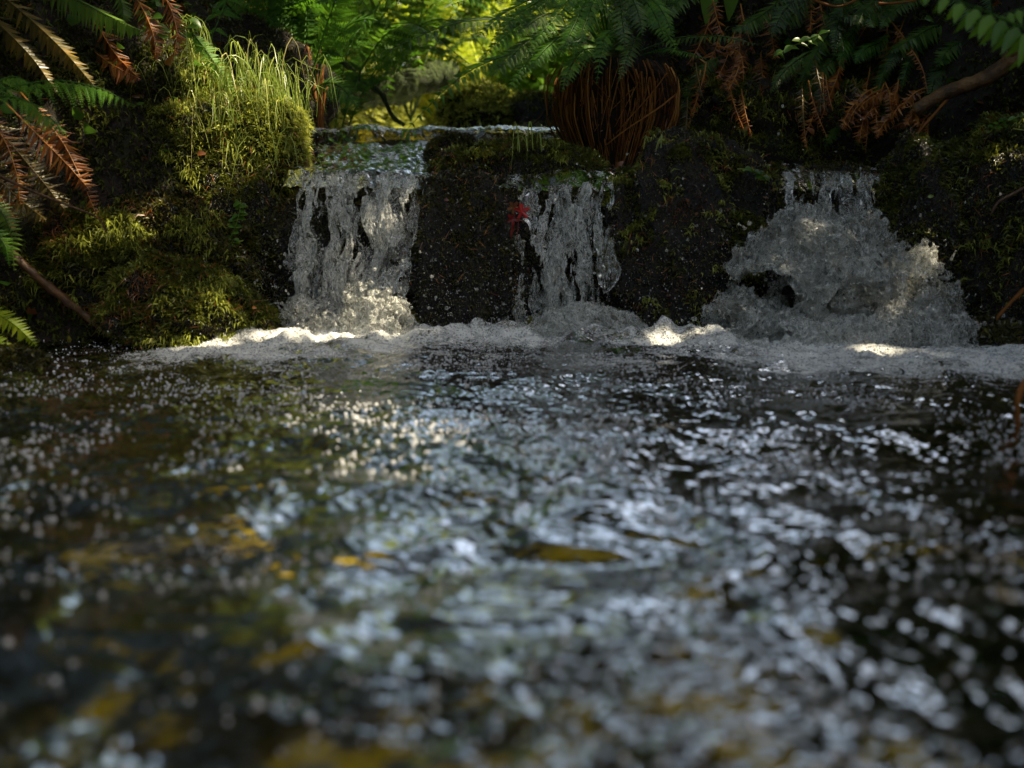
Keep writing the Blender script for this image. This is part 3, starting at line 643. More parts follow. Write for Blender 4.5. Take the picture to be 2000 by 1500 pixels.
def frond(parent, pts, width, pairs, style, mat, up=(0, -.8, .7), droop=.3, tb=.5, stalk=.0022, t0=.12, name='frond'):
    FID[0] += 1
    o = frond_mesh(bez(pts, 26), width, pairs, style, up, FID[0], droop, t0, stalk, tb).build(name, M[mat], parent); return o
def pf(parent, pp, Ys, wpx, pairs, style, mat, **kw):
    """frond through pixel points pp at depth Ys (one value or one per point)"""
    Ys = Ys if isinstance(Ys, (list, tuple)) else [Ys] * len(pp)
    return frond(parent, [at(p[0], p[1], y) for p, y in zip(pp, Ys)], wpx / FPX * np.mean(Ys), pairs, style, mat, **kw)

# left bank hero ferns
t = thing('fern', 'feathery bright green fern frond reaching in at the left edge', 'fern')
pf(t, [(-170, 230), (60, 162), (180, 168), (266, 208)], [1.7, 1.72, 1.76, 1.8], 46, 20, 'lady', 'fern', droop=.9, up=(0, -.5, 1), tb=.8)
pf(t, [(-120, 190), (30, 190), (90, 225), (132, 266)], [1.7, 1.7, 1.72, 1.72], 40, 18, 'lady', 'fern', droop=.8, up=(0, -.5, 1), tb=.7)
pf(t, [(-150, 260), (-40, 180), (30, 150), (95, 190)], [1.7, 1.75, 1.8, 1.8], 40, 18, 'lady', 'fern', droop=.8, up=(0, -.5, 1), tb=.7)
t = thing('fern', 'grey-green sword fern fronds hanging down from the top left corner', 'fern')
pf(t, [(-60, -60), (50, 30), (120, 95), (186, 170)], [2.2, 2.1, 2.06, 2.02], 36, 34, 'sword', 'fern_olive', droop=.8, tb=.45)
pf(t, [(20, -60), (130, -10), (210, 30), (280, 62)], [2.3, 2.2, 2.15, 2.1], 46, 38, 'sword', 'fern_dark', droop=.9, tb=.8)
pf(t, [(-80, -20), (-10, 40), (60, 110), (110, 180)], [2.2, 2.1, 2.06, 2.0], 34, 30, 'sword', 'fern_olive', droop=.8, tb=.4)
pf(t, [(190, -60), (230, -10), (240, 20), (236, 50)], [2.4, 2.35, 2.3, 2.3], 24, 20, 'sword', 'fern_dark', droop=.6)
t = thing('dead_fern', 'rust brown dead sword fern fronds drooping over the upper left bank', 'dead fern')
for pp, wp in (([(90, 20), (150, 70), (210, 120), (276, 156)], 34), ([(150, -10), (190, 50), (225, 105), (268, 150)], 30), ([(60, 40), (120, 110), (160, 170), (200, 225)], 34),
               ([(250, -30), (280, 20), (300, 70), (305, 120)], 26), ([(-40, 20), (20, 60), (90, 90), (150, 150)], 30), ([(300, -40), (330, 10), (345, 60), (340, 110)], 22),
               ([(0, 10), (40, 60), (60, 120), (75, 190)], 30)):
    pf(t, pp, [2.4, 2.3, 2.25, 2.22], wp * 1.25, 36, 'sword_dead', 'fern_dead', droop=.9, tb=.5)
t = thing('dead_fern', 'orange and olive dead fronds hanging below the bright fern at left', 'dead fern')
for pp, wp, mt in (([(-60, 190), (20, 280), (80, 350), (128, 412)], 36, 'fern_olive'), ([(10, 200), (80, 270), (130, 320), (176, 372)], 34, 'fern_dead'),
                   ([(40, 180), (110, 260), (150, 330), (192, 428)], 26, 'fern_dead'), ([(-80, 250), (-20, 330), (40, 390), (90, 430)], 32, 'fern_olive'), ([(-50, 220), (0, 260), (30, 330), (40, 400)], 28, 'fern_dead'),
                   ([(-60, 330), (-10, 370), (10, 400), (25, 450)], 24, 'fern_dead')):
    pf(t, pp, [2.0, 1.97, 1.95, 1.93], wp * 1.3, 34, 'sword_dead', mt, droop=.6, tb=.55)
t = thing('fern', 'blue-green fern tip hanging at the left edge above the hollow', 'fern')
pf(t, [(-60, 370), (-10, 400), (20, 450), (28, 530)], 1.78, 26, 22, 'sword', 'fern_dark', droop=.3, tb=1)
pf(t, [(-50, 440), (-15, 450), (10, 480), (18, 520)], 1.75, 24, 20, 'lady', 'fern', droop=.3)
t = thing('fern', 'sunlit yellow-green sword fern tip at the water edge, far left', 'fern')
pf(t, [(-130, 570), (-50, 595), (20, 628), (72, 676)], [1.72, 1.72, 1.7, 1.68], 34, 26, 'sword', 'fern_sunlit', droop=.5)
pf(t, [(-130, 600), (-60, 640), (-10, 665), (30, 690)], [1.7, 1.7, 1.68, 1.66], 30, 22, 'sword', 'fern_sunlit', droop=.5)
t = thing('fern', 'small pale-striped frond standing behind the sunlit grass', 'fern')
pf(t, [(372, 60), (400, 95), (430, 140), (462, 196)], 2.34, 22, 24, 'sword', 'fern', droop=.2, tb=.9)
t = thing('dead_fern', 'tangle of withered brown fronds matted on the upper left bank', 'dead fern')
for q in range(34):
    x0, y0 = random.uniform(-60, 330), random.uniform(-60, 260); dx, dy = random.uniform(-30, 110), random.uniform(70, 150); yq = 2.42 + .0006 * (300 - x0) * .2
    if x0 + dx > 300 and y0 + dy > 190: continue
    pf(t, [(x0, y0), (x0 + dx * .3, y0 + dy * .3), (x0 + dx * .7, y0 + dy * .65), (x0 + dx, y0 + dy)], [yq + .08, yq + .02, yq - .02, yq - .05], random.uniform(20, 36), 24, 'sword_dead', 'fern_dead', droop=random.uniform(.5, 1.1), tb=random.uniform(.15, .55))
# fern behind the lip, left
t = thing('fern', 'large upright fern on brown stalks at the left end of the upper lip', 'fern')
base = at(588, 225, 2.95)
for tip, wp in (((470, -120), 50), ((540, -160), 55), ((610, -150), 55), ((690, -90), 52), ((735, 40), 50), ((700, 215), 46), ((420, -20), 46), ((650, 120), 40), ((520, 40), 40)):
    e = at(tip[0], tip[1], 2.95 + random.uniform(-.25, .35)); mid = (base + e) / 2 + np.array([0, 0, .10 if tip[1] > 0 else .03])
    frond(t, [base, mid, e], wp / FPX * 2.95, 22, 'lady', 'fern', droop=.35, t0=.3, stalk=.004, tb=.55)
k = MB()
for q in range(26):
    a = base + np.array([random.uniform(-.07, .07), random.uniform(-.05, .05), .0]); b = a + np.array([random.uniform(-.04, .04), random.uniform(-.05, .02), random.uniform(.05, .24)])
    tube(k, bez([a - [0, 0, .12], (a + b) / 2, b], 5), np.linspace(.005, .003, 5), 5, random.random())
k.build('rootstock', M['stalk'], t)
# great fern clump on its root mass, right of the upper stream
t = thing('fern', 'great fern crowning a shaggy brown root mass above the middle fall', 'fern')
ctr = at(1205, 140, 2.55)
rs = MB(); zt_, zb_ = at(1200, 120, 2.55)[2], at(1200, 350, 2.55)[2]
nz, na = 40, 40; zz = np.linspace(zt_, zb_, nz); rad = np.interp(np.linspace(0, 1, nz), [0, .15, .5, .8, 1], [.12, .165, .17, .11, .055])
an = np.linspace(0, 2 * math.pi, na, endpoint=False); ZZ_, AN = np.meshgrid(zz, an, indexing='ij'); RR = rad[:, None] * (1 + .25 * fbm(np.stack([np.cos(AN) * 2, np.sin(AN) * 2, ZZ_ * 5], -1), 3))
Vr = np.stack([ctr[0] + RR * np.cos(AN), ctr[1] + .02 + RR * np.sin(AN) * .8, ZZ_], -1)
i = np.arange(nz - 1)[:, None] * na; j = np.arange(na)[None]; j2 = (j + 1) % na
rs.add(Vr.reshape(-1, 3), [np.stack([i + j, i + na + j, i + na + j2, i + j2], -1).reshape(-1, 4), np.arange(na)[None, ::-1]]); rs.build('rootstock', M['root'], t)
def stalk_path():
    a = random.uniform(math.pi * .98, 2.02 * math.pi); top = random.uniform(.0, .4); bot = min(1.02, top + random.uniform(.3, .9)); sw = random.gauss(0, .12) if random.random() < .7 else random.gauss(0, .4); off = random.uniform(.0, .02) + (random.uniform(0, .05) if random.random() < .2 else 0); cpts = []
    for s_ in np.linspace(top, bot, 5):
        rr_ = np.interp(s_, [0, .15, .5, .8, 1], [.13, .172, .172, .115, .062]) + off
        aa = a + sw * (s_ - top) / (bot - top); cpts.append([ctr[0] + rr_ * math.cos(aa), ctr[1] + .02 + rr_ * .8 * math.sin(aa), zt_ + (zb_ - zt_) * s_])
    return bez(cpts, 10)
for q in range(95):
    kk = MB(); tube(kk, stalk_path(), np.linspace(.0024, .0014, 10) * random.uniform(.55, 1.3), 5, np.clip(random.gauss(.6, .25), 0, 1)); kk.build('hanging_stalk', M['stalk'], t)
kk = MB()
for q in range(120): tube(kk, stalk_path(), np.linspace(.0018, .0010, 10) * random.uniform(.5, 1.3), 4, np.clip(random.gauss(.4, .25), 0, 1))
kk.build('hanging_stalks', M['stalk'], t)['kind'] = 'stuff'
FR = [((1150, 60), (1000, 40), (880, 48), (720, 116), 40), ((1150, 80), (1020, 100), (900, 150), (772, 276), 38), ((1140, 50), (1060, -10), (980, -20), (880, 10), 44),
      ((1150, 70), (1080, 60), (1020, 90), (960, 150), 40), ((1130, 90), (1070, 90), (1030, 120), (985, 190), 30), ((1160, 60), (1120, -20), (1060, -50), (980, -60), 46),
      ((1180, 60), (1170, -30), (1130, -80), (1080, -110), 44), ((1210, 60), (1230, -30), (1220, -90), (1200, -150), 46), ((1240, 80), (1290, 0), (1330, -40), (1400, -70), 44),
      ((1250, 100), (1320, 75), (1400, 70), (1484, 88), 24), ((1190, 90), (1205, 60), (1180, 75), (1165, 165), 30), ((1200, 100), (1150, 95), (1120, 120), (1096, 180), 34),
      ((1200, 90), (1235, 70), (1230, 100), (1208, 160), 28), ((1180, 90), (1110, 70), (1070, 90), (1030, 140), 36), ((1210, 70), (1260, 40), (1290, 50), (1330, 110), 30),
      ((1150, 60), (1100, 30), (1060, 30), (1005, 70), 42), ((1220, 60), (1180, 10), (1150, 0), (1100, 20), 38), ((1250, 110), (1300, 95), (1330, 100), (1380, 115), 18)]
for q in range(16):
    x1, y1 = random.uniform(900, 1330), random.uniform(-40, 95); x0 = 1200 + (x1 - 1200) * .12
    FR.append(((x0, 80), (x0 + (x1 - x0) * .3, min(y1, 20) - 30), (x0 + (x1 - x0) * .7, y1 - 35), (x1, y1 + 25), random.uniform(30, 44)))
for q, (a, b, c, d, wp) in enumerate(FR):
    y0 = 2.5; dy = -.25 if d[1] > 60 else .0
    if q in (0, 1): dy = -.15
    pf(t, [a, b, c, d], [y0, y0 + dy * .5, y0 + dy, y0 + dy * 1.2], wp, 24, 'lady', 'fern' if q % 3 else 'fern_dark', droop=.35, tb=.55, t0=.15, stalk=.0028)
# right bank ferns
t = thing('fern', 'dark green fern hanging over the shaded right bank', 'fern')
for pp, wp, mt in (([(1650, -20), (1620, 60), (1590, 110), (1555, 172)], 26, 'fern_dark'), ([(1700, 20), (1660, 70), (1650, 90), (1640, 130)], 26, 'fern'), ([(1740, 60), (1720, 80), (1690, 95), (1670, 125)], 30, 'fern'),
                   ([(1560, -30), (1500, 20), (1470, 40), (1430, 60)], 30, 'fern_dark'), ([(1600, -20), (1560, 20), (1530, 40), (1500, 60)], 26, 'fern_dark'), ([(1720, 120), (1660, 200), (1640, 240), (1610, 290)], 24, 'fern_dark'),
                   ([(1900, 40), (1830, 50), (1790, 70), (1740, 100)], 32, 'fern_dark'), ([(1980, 70), (1920, 70), (1860, 90), (1830, 130)], 32, 'fern_dark'), ([(1780, -30), (1740, 10), (1690, 30), (1630, 30)], 30, 'fern_dark')):
    pf(t, pp, [2.62, 2.55, 2.5, 2.48], wp, 26, 'sword' if mt == 'fern_dark' else 'lady', mt, droop=.5, tb=.45)
t = thing('dead_fern', 'orange dead fern fronds dangling from the right bank', 'dead fern')
for pp, wp in (([(1660, 90), (1630, 150), (1600, 200), (1572, 268)], 26), ([(1700, 130), (1690, 190), (1695, 240), (1690, 300)], 20), ([(1740, 40), (1770, 80), (1800, 130), (1812, 180)], 12),
               ([(1640, 60), (1640, 130), (1620, 190), (1600, 240)], 20), ([(1400, 90), (1440, 100), (1450, 120), (1452, 160)], 14), ([(1760, 140), (1790, 200), (1780, 230), (1740, 250)], 22), ([(1830, 190), (1815, 230), (1812, 260), (1810, 290)], 12)):
    pf(t, pp, [2.6, 2.52, 2.46, 2.44], wp, 24, 'sword_dead', 'fern_dead', droop=.9, tb=.55)
t = thing('dead_fern', 'crumpled russet fronds heaped against the lower end of the broken branch', 'dead fern')
for q in range(16):
    x0, y0 = random.uniform(1690, 1830), random.uniform(165, 225); dx, dy = random.uniform(-70, 20), random.uniform(20, 80)
    pf(t, [(x0, y0), (x0 + dx * .4, y0 + dy * .2), (x0 + dx * .8, y0 + dy * .6), (x0 + dx, y0 + dy)], [2.46, 2.42, 2.4, 2.38], random.uniform(12, 24), 16, 'sword_dead', 'fern_dead', droop=random.uniform(.4, 1.1), tb=random.uniform(.4, .75))
t = thing('dead_fern', 'matted brown fronds high on the right bank under the green ferns', 'dead fern')
for q in range(22):
    x0, y0 = random.uniform(1380, 1960), random.uniform(-20, 130); dx, dy = random.uniform(-60, 40), random.uniform(60, 130)
    pf(t, [(x0, y0), (x0 + dx * .2, y0 + dy * .3), (x0 + dx * .6, y0 + dy * .7), (x0 + dx, y0 + dy)], [2.66, 2.62, 2.58, 2.55], random.uniform(16, 30), 22, 'sword_dead', 'fern_dead', droop=random.uniform(.4, 1.0), tb=random.uniform(.2, .6))
t = thing('dead_fern', 'thin curled dead fronds trailing down the dark right bank', 'dead fern')
for q in range(20):
    x0, y0 = random.uniform(1340, 1760), random.uniform(110, 200); dx, dy = random.uniform(-40, 40), random.uniform(50, 110)
    pf(t, [(x0, y0), (x0 + dx * .2, y0 + dy * .3), (x0 + dx * .6, y0 + dy * .7), (x0 + dx, y0 + dy)], [2.5, 2.46, 2.43, 2.42], random.uniform(10, 24), 20, 'sword_dead', 'fern_dead' if q % 3 else 'fern_olive', droop=random.uniform(.4, 1.0), tb=random.uniform(.3, .7))
t = thing('fern', 'sprawling deep green fern draped along the top of the right bank', 'fern')
for q in range(20):
    x0, y0 = random.uniform(1400, 1980), random.uniform(-60, 110); dx, dy = random.uniform(-140, 60), random.uniform(50, 130)
    pf(t, [(x0, y0), (x0 + dx * .4, y0 + dy * .15), (x0 + dx * .8, y0 + dy * .55), (x0 + dx, y0 + dy)], [2.6, 2.54, 2.5, 2.47], random.uniform(20, 34), 26, 'sword' if q % 3 else 'lady', 'fern_dark', droop=random.uniform(.3, .8), tb=random.uniform(.2, .7))
t = thing('fern', 'out-of-focus green frond hanging into the top right corner', 'fern')
pf(t, [(2160, 130), (2040, 75), (1920, 20), (1780, -30)], [1.35, 1.35, 1.35, 1.35], 72, 13, 'sword', 'fern', up=(0, -.25, 1), droop=1.5, tb=.9, stalk=.003)
pf(t, [(2160, -20), (2080, 0), (2000, 15), (1920, 45)], [1.4, 1.4, 1.4, 1.4], 44, 14, 'sword', 'fern', up=(0, -.25, 1), droop=1.2, tb=.6)

# background ferns: three plants' worth of fronds copied around
def fern_plant(style, mat, Lf, wf, nf, seed, lean=.9):
    r_ = random.Random(seed); t = thing('fern', '', 'fern', 'ferns growing along the upper stream')
    for q in range(nf):
        a = q / nf * 6.283 + r_.uniform(-.25, .25); l = Lf * r_.uniform(.75, 1.15); d = np.array([math.cos(a), math.sin(a), 0])
        p = [np.zeros(3), d * l * .25 + [0, 0, l * .5], d * l * .6 + [0, 0, l * .72], d * l * lean + [0, 0, l * r_.uniform(.3, .6)]]
        frond(t, p, wf * l, 20, style, mat, up=(0, 0, 1), droop=.3, tb=.5, stalk=.004, t0=.2)
    return t
protos = [fern_plant('lady', 'fern', .85, .2, 9, 1), fern_plant('lady', 'fern', .7, .22, 10, 2, 1.0), fern_plant('sword', 'fern_dark', .8, .12, 12, 3), fern_plant('lady', 'fern_sunlit', .7, .2, 9, 4)]
def copy_tree(o, parent=None):
    c = o.copy(); COL.objects.link(c)
    if parent is not None: c.parent = parent
    for ch in o.children: copy_tree(ch, c)
    return c
BF = [(470, 60, 3.6, 0, 'bushy fern above the dark bank boulder on the left'), (560, 30, 4.2, 1, 'tall fern behind the upright stalks on the left'), (660, 130, 3.9, 0, 'drooping bright fern over the left side of the upper stream'),
      (760, 90, 4.6, 1, 'fern half hidden in the middle behind the upper lip'), (640, 215, 3.4, 1, 'low fern dipping to the upper water at left'), (820, 60, 5.4, 3, 'fern at the dark edge of the glade'),
      (720, 10, 5.6, 0, 'high fern at the back of the left bank'), (800, 150, 5.0, 2, 'sword fern beside the mossy log'), (1120, 40, 5.4, 3, 'fern in the glade behind the root mass'), (1010, 20, 7.0, 3, 'sunlit fern far back in the glade'),
      (940, 110, 6.0, 3, 'sunlit fern in the centre of the glade'), (1300, 20, 3.6, 0, 'fern behind the right side of the root mass'), (1420, 0, 3.4, 2, 'dark sword fern at the top of the right bank'), (1560, 10, 3.2, 2, 'dark sword fern above the small leafy sprig'),
      (1720, 0, 3.1, 2, 'dark sword fern over the dead orange fronds'), (1880, 30, 3.0, 2, 'dark sword fern above the broken branch'), (380, 0, 3.3, 0, 'green fern behind the moss cushion top left'), (120, 0, 3.0, 2, 'dark sword fern in the upper left corner shade'),
      (1240, 180, 3.6, 1, 'fern in the shade right behind the root mass')]
used = set()
for px, py, Y, k_, lab in BF:
    o = protos[k_] if k_ not in used else copy_tree(protos[k_]); used.add(k_)
    p = at(px, py, Y); p[2] = min(p[2] - .25, p[2]); o.location = p; o.rotation_euler.z = random.uniform(0, 6.28); s_ = random.uniform(.85, 1.2); o.scale = (s_, s_, s_); o['label'] = lab

# ------------------------------------------------------------------ grass, twigs, leaves
def blades(mb, P, n, L0, W, lean, r_=rng, tb=.5):
    for q in range(n):
        p = P + r_.normal(size=3) * np.array([.014, .014, .002]); a = r_.uniform(0, 6.28); l = L0 * r_.uniform(.35, 1.25); d = np.array([math.cos(a), math.sin(a), 0]) * lean * r_.uniform(.3, 1.3) + np.array([0, -.2, 0])
        C = bez([p, p + d * l * .3 + [0, 0, l * .6], p + d * l * .75 + [0, 0, l * r_.uniform(.45, .8)], p + d * l * 1.15 + [0, 0, l * r_.uniform(-.6, .6)]], 8)
        s_ = nrm(np.cross(tangents(C), r_.normal(size=3))); wd = (W * np.array([.8, 1, 1, .95, .85, .65, .4, .05]))[:, None]
        V = np.stack([C - s_ * wd, C + s_ * wd], 1).reshape(-1, 3); i = np.arange(7)[:, None] * 2
        mb.add(V, [i + np.array([[0, 1, 3, 2]])], np.clip(tb + r_.normal() * .25, 0, 1))
k = MB()
for key, n, l in (('bankE', 64, .17), ('bankD', 40, .16), ('bankC', 50, .14), ('moundB', 10, .07)):
    _, V, F = ROCKS[key]; P, Q = sample(V, F, n, lambda C, nn: np.where(nn[:, 1] < .3, 1, .05) * sstep(-.1, .6, nn[:, 2]))
    for p in P: blades(k, p, 4 if key == 'bankE' else 3, l, .0013, .6)
stuff(k.build('grass', M['grass']), 'long thin grass blades growing from the left moss hummocks', 'grass')
for px, py, Y, n, l, lab in ((1010, 352, 2.25, 5, .11, 'lone grass tuft arching over the lip beside the red leaf'), (1040, 350, 2.27, 3, .09, 'sparse grass tuft with one dry blade on the middle lip'),
                             (560, 300, 2.36, 10, .12, 'grass tuft leaning over the start of the left fall'), (1290, 345, 2.14, 3, .06, 'tiny grass tuft hanging on the right boulder')):
    k = MB(); blades(k, at(px, py - 55, Y), max(n, 4), l, .0016, .7); tag(k.build('grass_tuft', M['grass']), lab, 'grass tuft', 'grass tufts on the lip')
def twig(name, pp, Y, r0, r1, label, mat='twig', cat='twig', rough=.25):
    Ys = Y if isinstance(Y, (list, tuple)) else [Y] * len(pp)
    k = MB(); C = bez([at(p[0], p[1], y) for p, y in zip(pp, Ys)], 40); rr_ = np.linspace(r0, r1, 40) * (1 + .12 * np.sin(np.linspace(0, 17, 40)))
    tube(k, C, rr_, 10, .5, rough, r0 * 900); return tag(k.build(name, M[mat]), label, cat)
b = thing('broken_branch', 'thick bare broken branch slanting in from the right edge', 'branch')
k = MB(); C = bez([at(2080, 60, 2.2), at(2000, 100, 2.26), at(1930, 150, 2.3), at(1850, 180, 2.36), at(1786, 216, 2.4)], 60)
rr_ = np.linspace(.026, .017, 60); rr_[18:22] *= 1.18
tube(k, C, rr_, 16, .5, .3, 4); k.build('limb', M['bark'], b)
k = MB(); tube(k, bez([at(1985, 112, 2.26), at(1975, 88, 2.24), at(1972, 70, 2.22)], 8), np.linspace(.012, .008, 8), 8, .5, .2); k.build('side_stub', M['bark'], b)
twig('twig', [(1852, 192), (1810, 240), (1765, 292)], 2.36, .005, .003, 'thin brown twig below the broken branch', 'stalk')
twig('twig', [(2040, 345), (1985, 375), (1950, 395), (1935, 420)], 2.0, .005, .003, 'crooked twig on the right mossy boulder')
twig('twig', [(2060, 520), (1990, 575), (1940, 632)], 1.92, .006, .004, 'orange-brown twig dipping into the foam at right', 'stalk')
twig('twig', [(-30, 330), (60, 372), (130, 400), (190, 425), (208, 455)], [1.9, 1.9, 1.92, 1.95, 1.96], .004, .002, 'long dark twig lying across the left bank')
twig('twig', [(1560, -15), (1600, 4), (1640, 12), (1690, -8)], 2.45, .004, .003, 'pale curved twig at the top of the right bank', 'stalk')
twig('twig', [(1715, 7), (1750, 6), (1790, 0)], 2.45, .004, .003, 'short pale twig near the top right frond', 'stalk')
twig('root', [(0, 470), (50, 520), (120, 580), (180, 625), (215, 648)], [1.95, 1.95, 1.97, 2.0, 2.0], .012, .008, 'knobbly brown root sloping down to the water at left', 'twig', 'root', .7)
twig('root', [(2420, 480), (2150, 600), (2005, 740), (1985, 850), (1950, 930), (1900, 960)], [1.5, 1.3, 1.12, 1.1, 1.08, 1.05], .0045, .003, 'orange root dipping into the pool at the right edge', 'stalk', 'root', .3)
twig('mossy_branch', [(640, 90), (700, 150), (745, 185), (765, 225), (790, 245)], 3.6, .012, .009, 'curved mossy branch behind the upper lip', 'mossy_bark', 'branch', .5)
twig('mossy_log', [(660, 190), (740, 180), (820, 158), (890, 140)], [4.4, 4.5, 4.6, 4.7], .09, .07, 'fallen mossy log in front of the glade', 'mossy_bark', 'log', .4)
twig('twig', [(1130, 100), (1080, 190), (1040, 245)], 2.62, .004, .002, 'bare dark twig crossing left of the root mass')
# red leaves caught on the middle fall
t = thing('red_leaf', 'wet scarlet leaf cluster snagged at the top of the middle fall', 'leaf')
def leafblade(parent, p, d, nn, Ln, Wd, mat, tint, name='blade'):
    k = MB(); d = nrm(vec(d)); nn = nrm(vec(nn)); m = 9; q = np.linspace(0, 1, m); sd_ = nrm(np.cross(d, nn)); n2 = np.cross(sd_, d)
    wv = Wd * np.sin(np.pi * q ** .8) ** .8 + .0004
    Cc = vec(p) + np.outer(q * Ln, d) - np.outer(q * q * Ln * .3, n2)
    V = np.stack([Cc - sd_ * wv[:, None] + n2 * wv[:, None] * .35, Cc, Cc + sd_ * wv[:, None] + n2 * wv[:, None] * .35], 1)
    k.add(V.reshape(-1, 3), [gridfaces(m, 3)], tint); return k.build(name, M[mat], parent)
def palmate(parent, p, size, rot, tilt, mat, tint, sd):
    th = np.linspace(0, 2 * math.pi, 60, endpoint=False); rr = np.array([.0, .35, .7, 1.0]); r_ = np.random.default_rng(sd)
    lobe = .42 + .58 * np.abs(np.cos(2.5 * th)) ** 1.3 + .06 * r_.normal(size=60); lobe *= np.where(np.abs(th - math.pi) < .5, .5, 1)
    RRR, TTT = np.meshgrid(rr, th, indexing='ij'); rad_ = RRR * lobe[None] * size
    X, Z = rad_ * np.cos(TTT + rot), rad_ * np.sin(TTT + rot); Yc = -.25 * size * np.abs(np.cos(2.5 * TTT)) * RRR + .45 * size * RRR ** 2 * np.sin(TTT * 1.5 + sd) + tilt * Z
    k = MB(); F = gridfaces(4, 60); i_ = np.arange(3) * 60; F2 = np.stack([i_ + 59, i_ + 119, i_ + 60, i_], -1)
    k.add((np.stack([X, Yc, Z], -1) + vec(p)).reshape(-1, 3), [np.concatenate([F, F2])], np.clip(tint + .15 * np.cos(5 * TTT).ravel(), 0, 1)); return k.build('blade', M[mat], parent)
palmate(t, at(1019, 413, 2.06), .021, .4, .5, 'leaf_red', .6, 1)
palmate(t, at(1003, 405, 2.07), .017, 2.2, -.3, 'litter', .45, 2)
palmate(t, at(1001, 428, 2.07), .016, 3.6, .2, 'leaf_red', .1, 3)
leafblade(t, at(1004, 435, 2.065), (-.3, -.1, -1), (-.4, -1, .2), .04, .004, 'leaf_red', .05)
k = MB(); tube(k, bez([at(1014, 415, 2.065), at(1012, 440, 2.06), at(1010, 470, 2.06)], 8), .0009, 5, .2); k.build('stem', M['leaf_red'], t)
for px, py, Y, a, s_, lab, mt in ((868, 390, 2.1, .3, .014, 'tiny pink leaf on the black centre boulder', 'leaf_red'), (1345, 395, 2.1, 2, .014, 'small orange leaf on the face of the right boulder', 'litter'), (1358, 420, 2.1, 1.2, .011, 'orange leaf scrap below its twin on the right boulder', 'litter'),
                                  (1205, 326, 2.36, 1, .03, 'orange star-like leaf at the foot of the root mass', 'litter'), (385, 300, 2.22, .4, .03, 'pinkish dead leaf on the sunlit left hummock', 'litter'), (1720, 235, 2.42, .5, .045, 'pale curled dead leaf below the broken branch', 'litter'),
                                  (1590, 262, 2.42, 2.2, .035, 'rust leaf curled at the foot of the dead fronds', 'litter'), (1812, 385, 2.08, .6, .018, 'yellow leaf on the boulder right of the spray', 'grass'), (493, 600, 1.85, .2, .012, 'orange scrap on the moss mound by the water', 'litter')):
    k = leafblade(None, at(px, py, Y), (math.cos(a), -.25, math.sin(a) - .3), (.1, -1, .5), s_ * .8, s_ * .26, mt, .45, 'fallen_leaf'); tag(k, lab, 'leaf', 'fallen leaves')
# broad-leaved plants
def sprig(label, stem, Y, leavesn, Ln, Wd, mat, seed, name='leafy_plant', tb=.5):
    r_ = np.random.default_rng(seed); t = thing(name, label, 'plant'); C = bez([at(p[0], p[1], Y) for p in stem], 14)
    k = MB(); tube(k, C, np.linspace(.002, .0012, 14), 5, .4); k.build('stem', M['grass'], t)
    for q in range(leavesn):
        p = C[int(3 + q * 10 / leavesn)]; d = np.array([(-1) ** q * r_.uniform(.5, 1), r_.uniform(-.6, .1), r_.uniform(-.5, .5)])
        leafblade(t, p, d, (r_.normal() * .3, -.7, .8), Ln * r_.uniform(.7, 1.2), Wd * r_.uniform(.8, 1.2), mat, np.clip(tb + r_.normal() * .25, 0, 1), 'leaf_blade')
    return t
sprig('bright little leafy sprig on the shaded right bank', [(1620, 60), (1570, 80), (1510, 110)], 2.35, 11, .036, .01, 'leaf', 3, tb=.85)
sprig('round-leaved seedling at the top left beside the dead fronds', [(310, 90), (300, 50), (290, 20)], 2.3, 6, .04, .018, 'leaf', 5, tb=.8)
sprig('second round-leaved seedling above the moss cushion', [(400, 110), (370, 60), (375, 30)], 2.35, 7, .034, .014, 'leaf', 6, tb=.6)
sprig('small clover-like plant on the wet shoulder boulder', [(430, 500), (460, 440), (470, 390)], 2.13, 16, .02, .009, 'leaf', 7, tb=.4)
sprig('green leafy plant low on the shoulder boulder', [(400, 490), (430, 480), (475, 470)], 2.12, 12, .018, .007, 'fern', 8)
sprig('creeping leafy plant on top of the right boulder', [(1440, 330), (1470, 335), (1500, 350)], 2.12, 10, .018, .008, 'leaf', 9, tb=.35)
sprig('mossy sprig on the right edge boulder', [(1930, 260), (1960, 240), (2010, 220)], 2.05, 12, .02, .007, 'leaf', 10, tb=.4)
t = thing('lily_plant', 'plant with broad pale yellow-green leaves behind the root mass', 'plant')
for p, d, l in (((1340, -90), (-.1, -.1, -1), .17), ((1380, -95), (.12, -.2, -1), .2), ((1420, -90), (.2, -.1, -1), .18), ((1310, -60), (-.25, -.1, -1), .12)):
    leafblade(t, at(*p, 2.75), d, (.2, -1, .2), l * 1.05, l * .2, 'leaf', .8, 'leaf_blade')
# moss carpet on the banks
fm = (~fb) & (np.abs(Vg[Fg][:, :, 0]).max(1) < 2.2) & (Vg[Fg][:, :, 1].min(1) > 1.5) & (Vg[Fg][:, :, 1].max(1) < 3.6)
fc = Vg[Fg[fm]].mean(1); okb = (fc[:, 0] < xl(fc[:, 1]) + .03) | (fc[:, 0] > xr(fc[:, 1]) - .03)
P, Q = sample(Vg, Fg[fm][okb][:, ::-1], 110000, lambda C, nn: .15 + sstep(-.15, .2, fbm(C * 5, 3))); Q = Q * np.where(Q[:, 2:3] < 0, -1, 1)
k = MB(); strands(k, P, Q, (.012, .035), .003, .5, tintbias=-.2); stuff(k.build('moss_carpet', M['moss']), 'dim moss carpeting the banks between the plants', 'moss')
fm = (~fb) & (np.abs(Vg[Fg][:, :, 0]).max(1) < 3.5) & (Vg[Fg][:, :, 1].min(1) > 3.5) & (Vg[Fg][:, :, 1].max(1) < 8)
fc = Vg[Fg[fm]].mean(1); okb = (fc[:, 0] < xl(fc[:, 1]) + .03) | (fc[:, 0] > xr(fc[:, 1]) - .03)
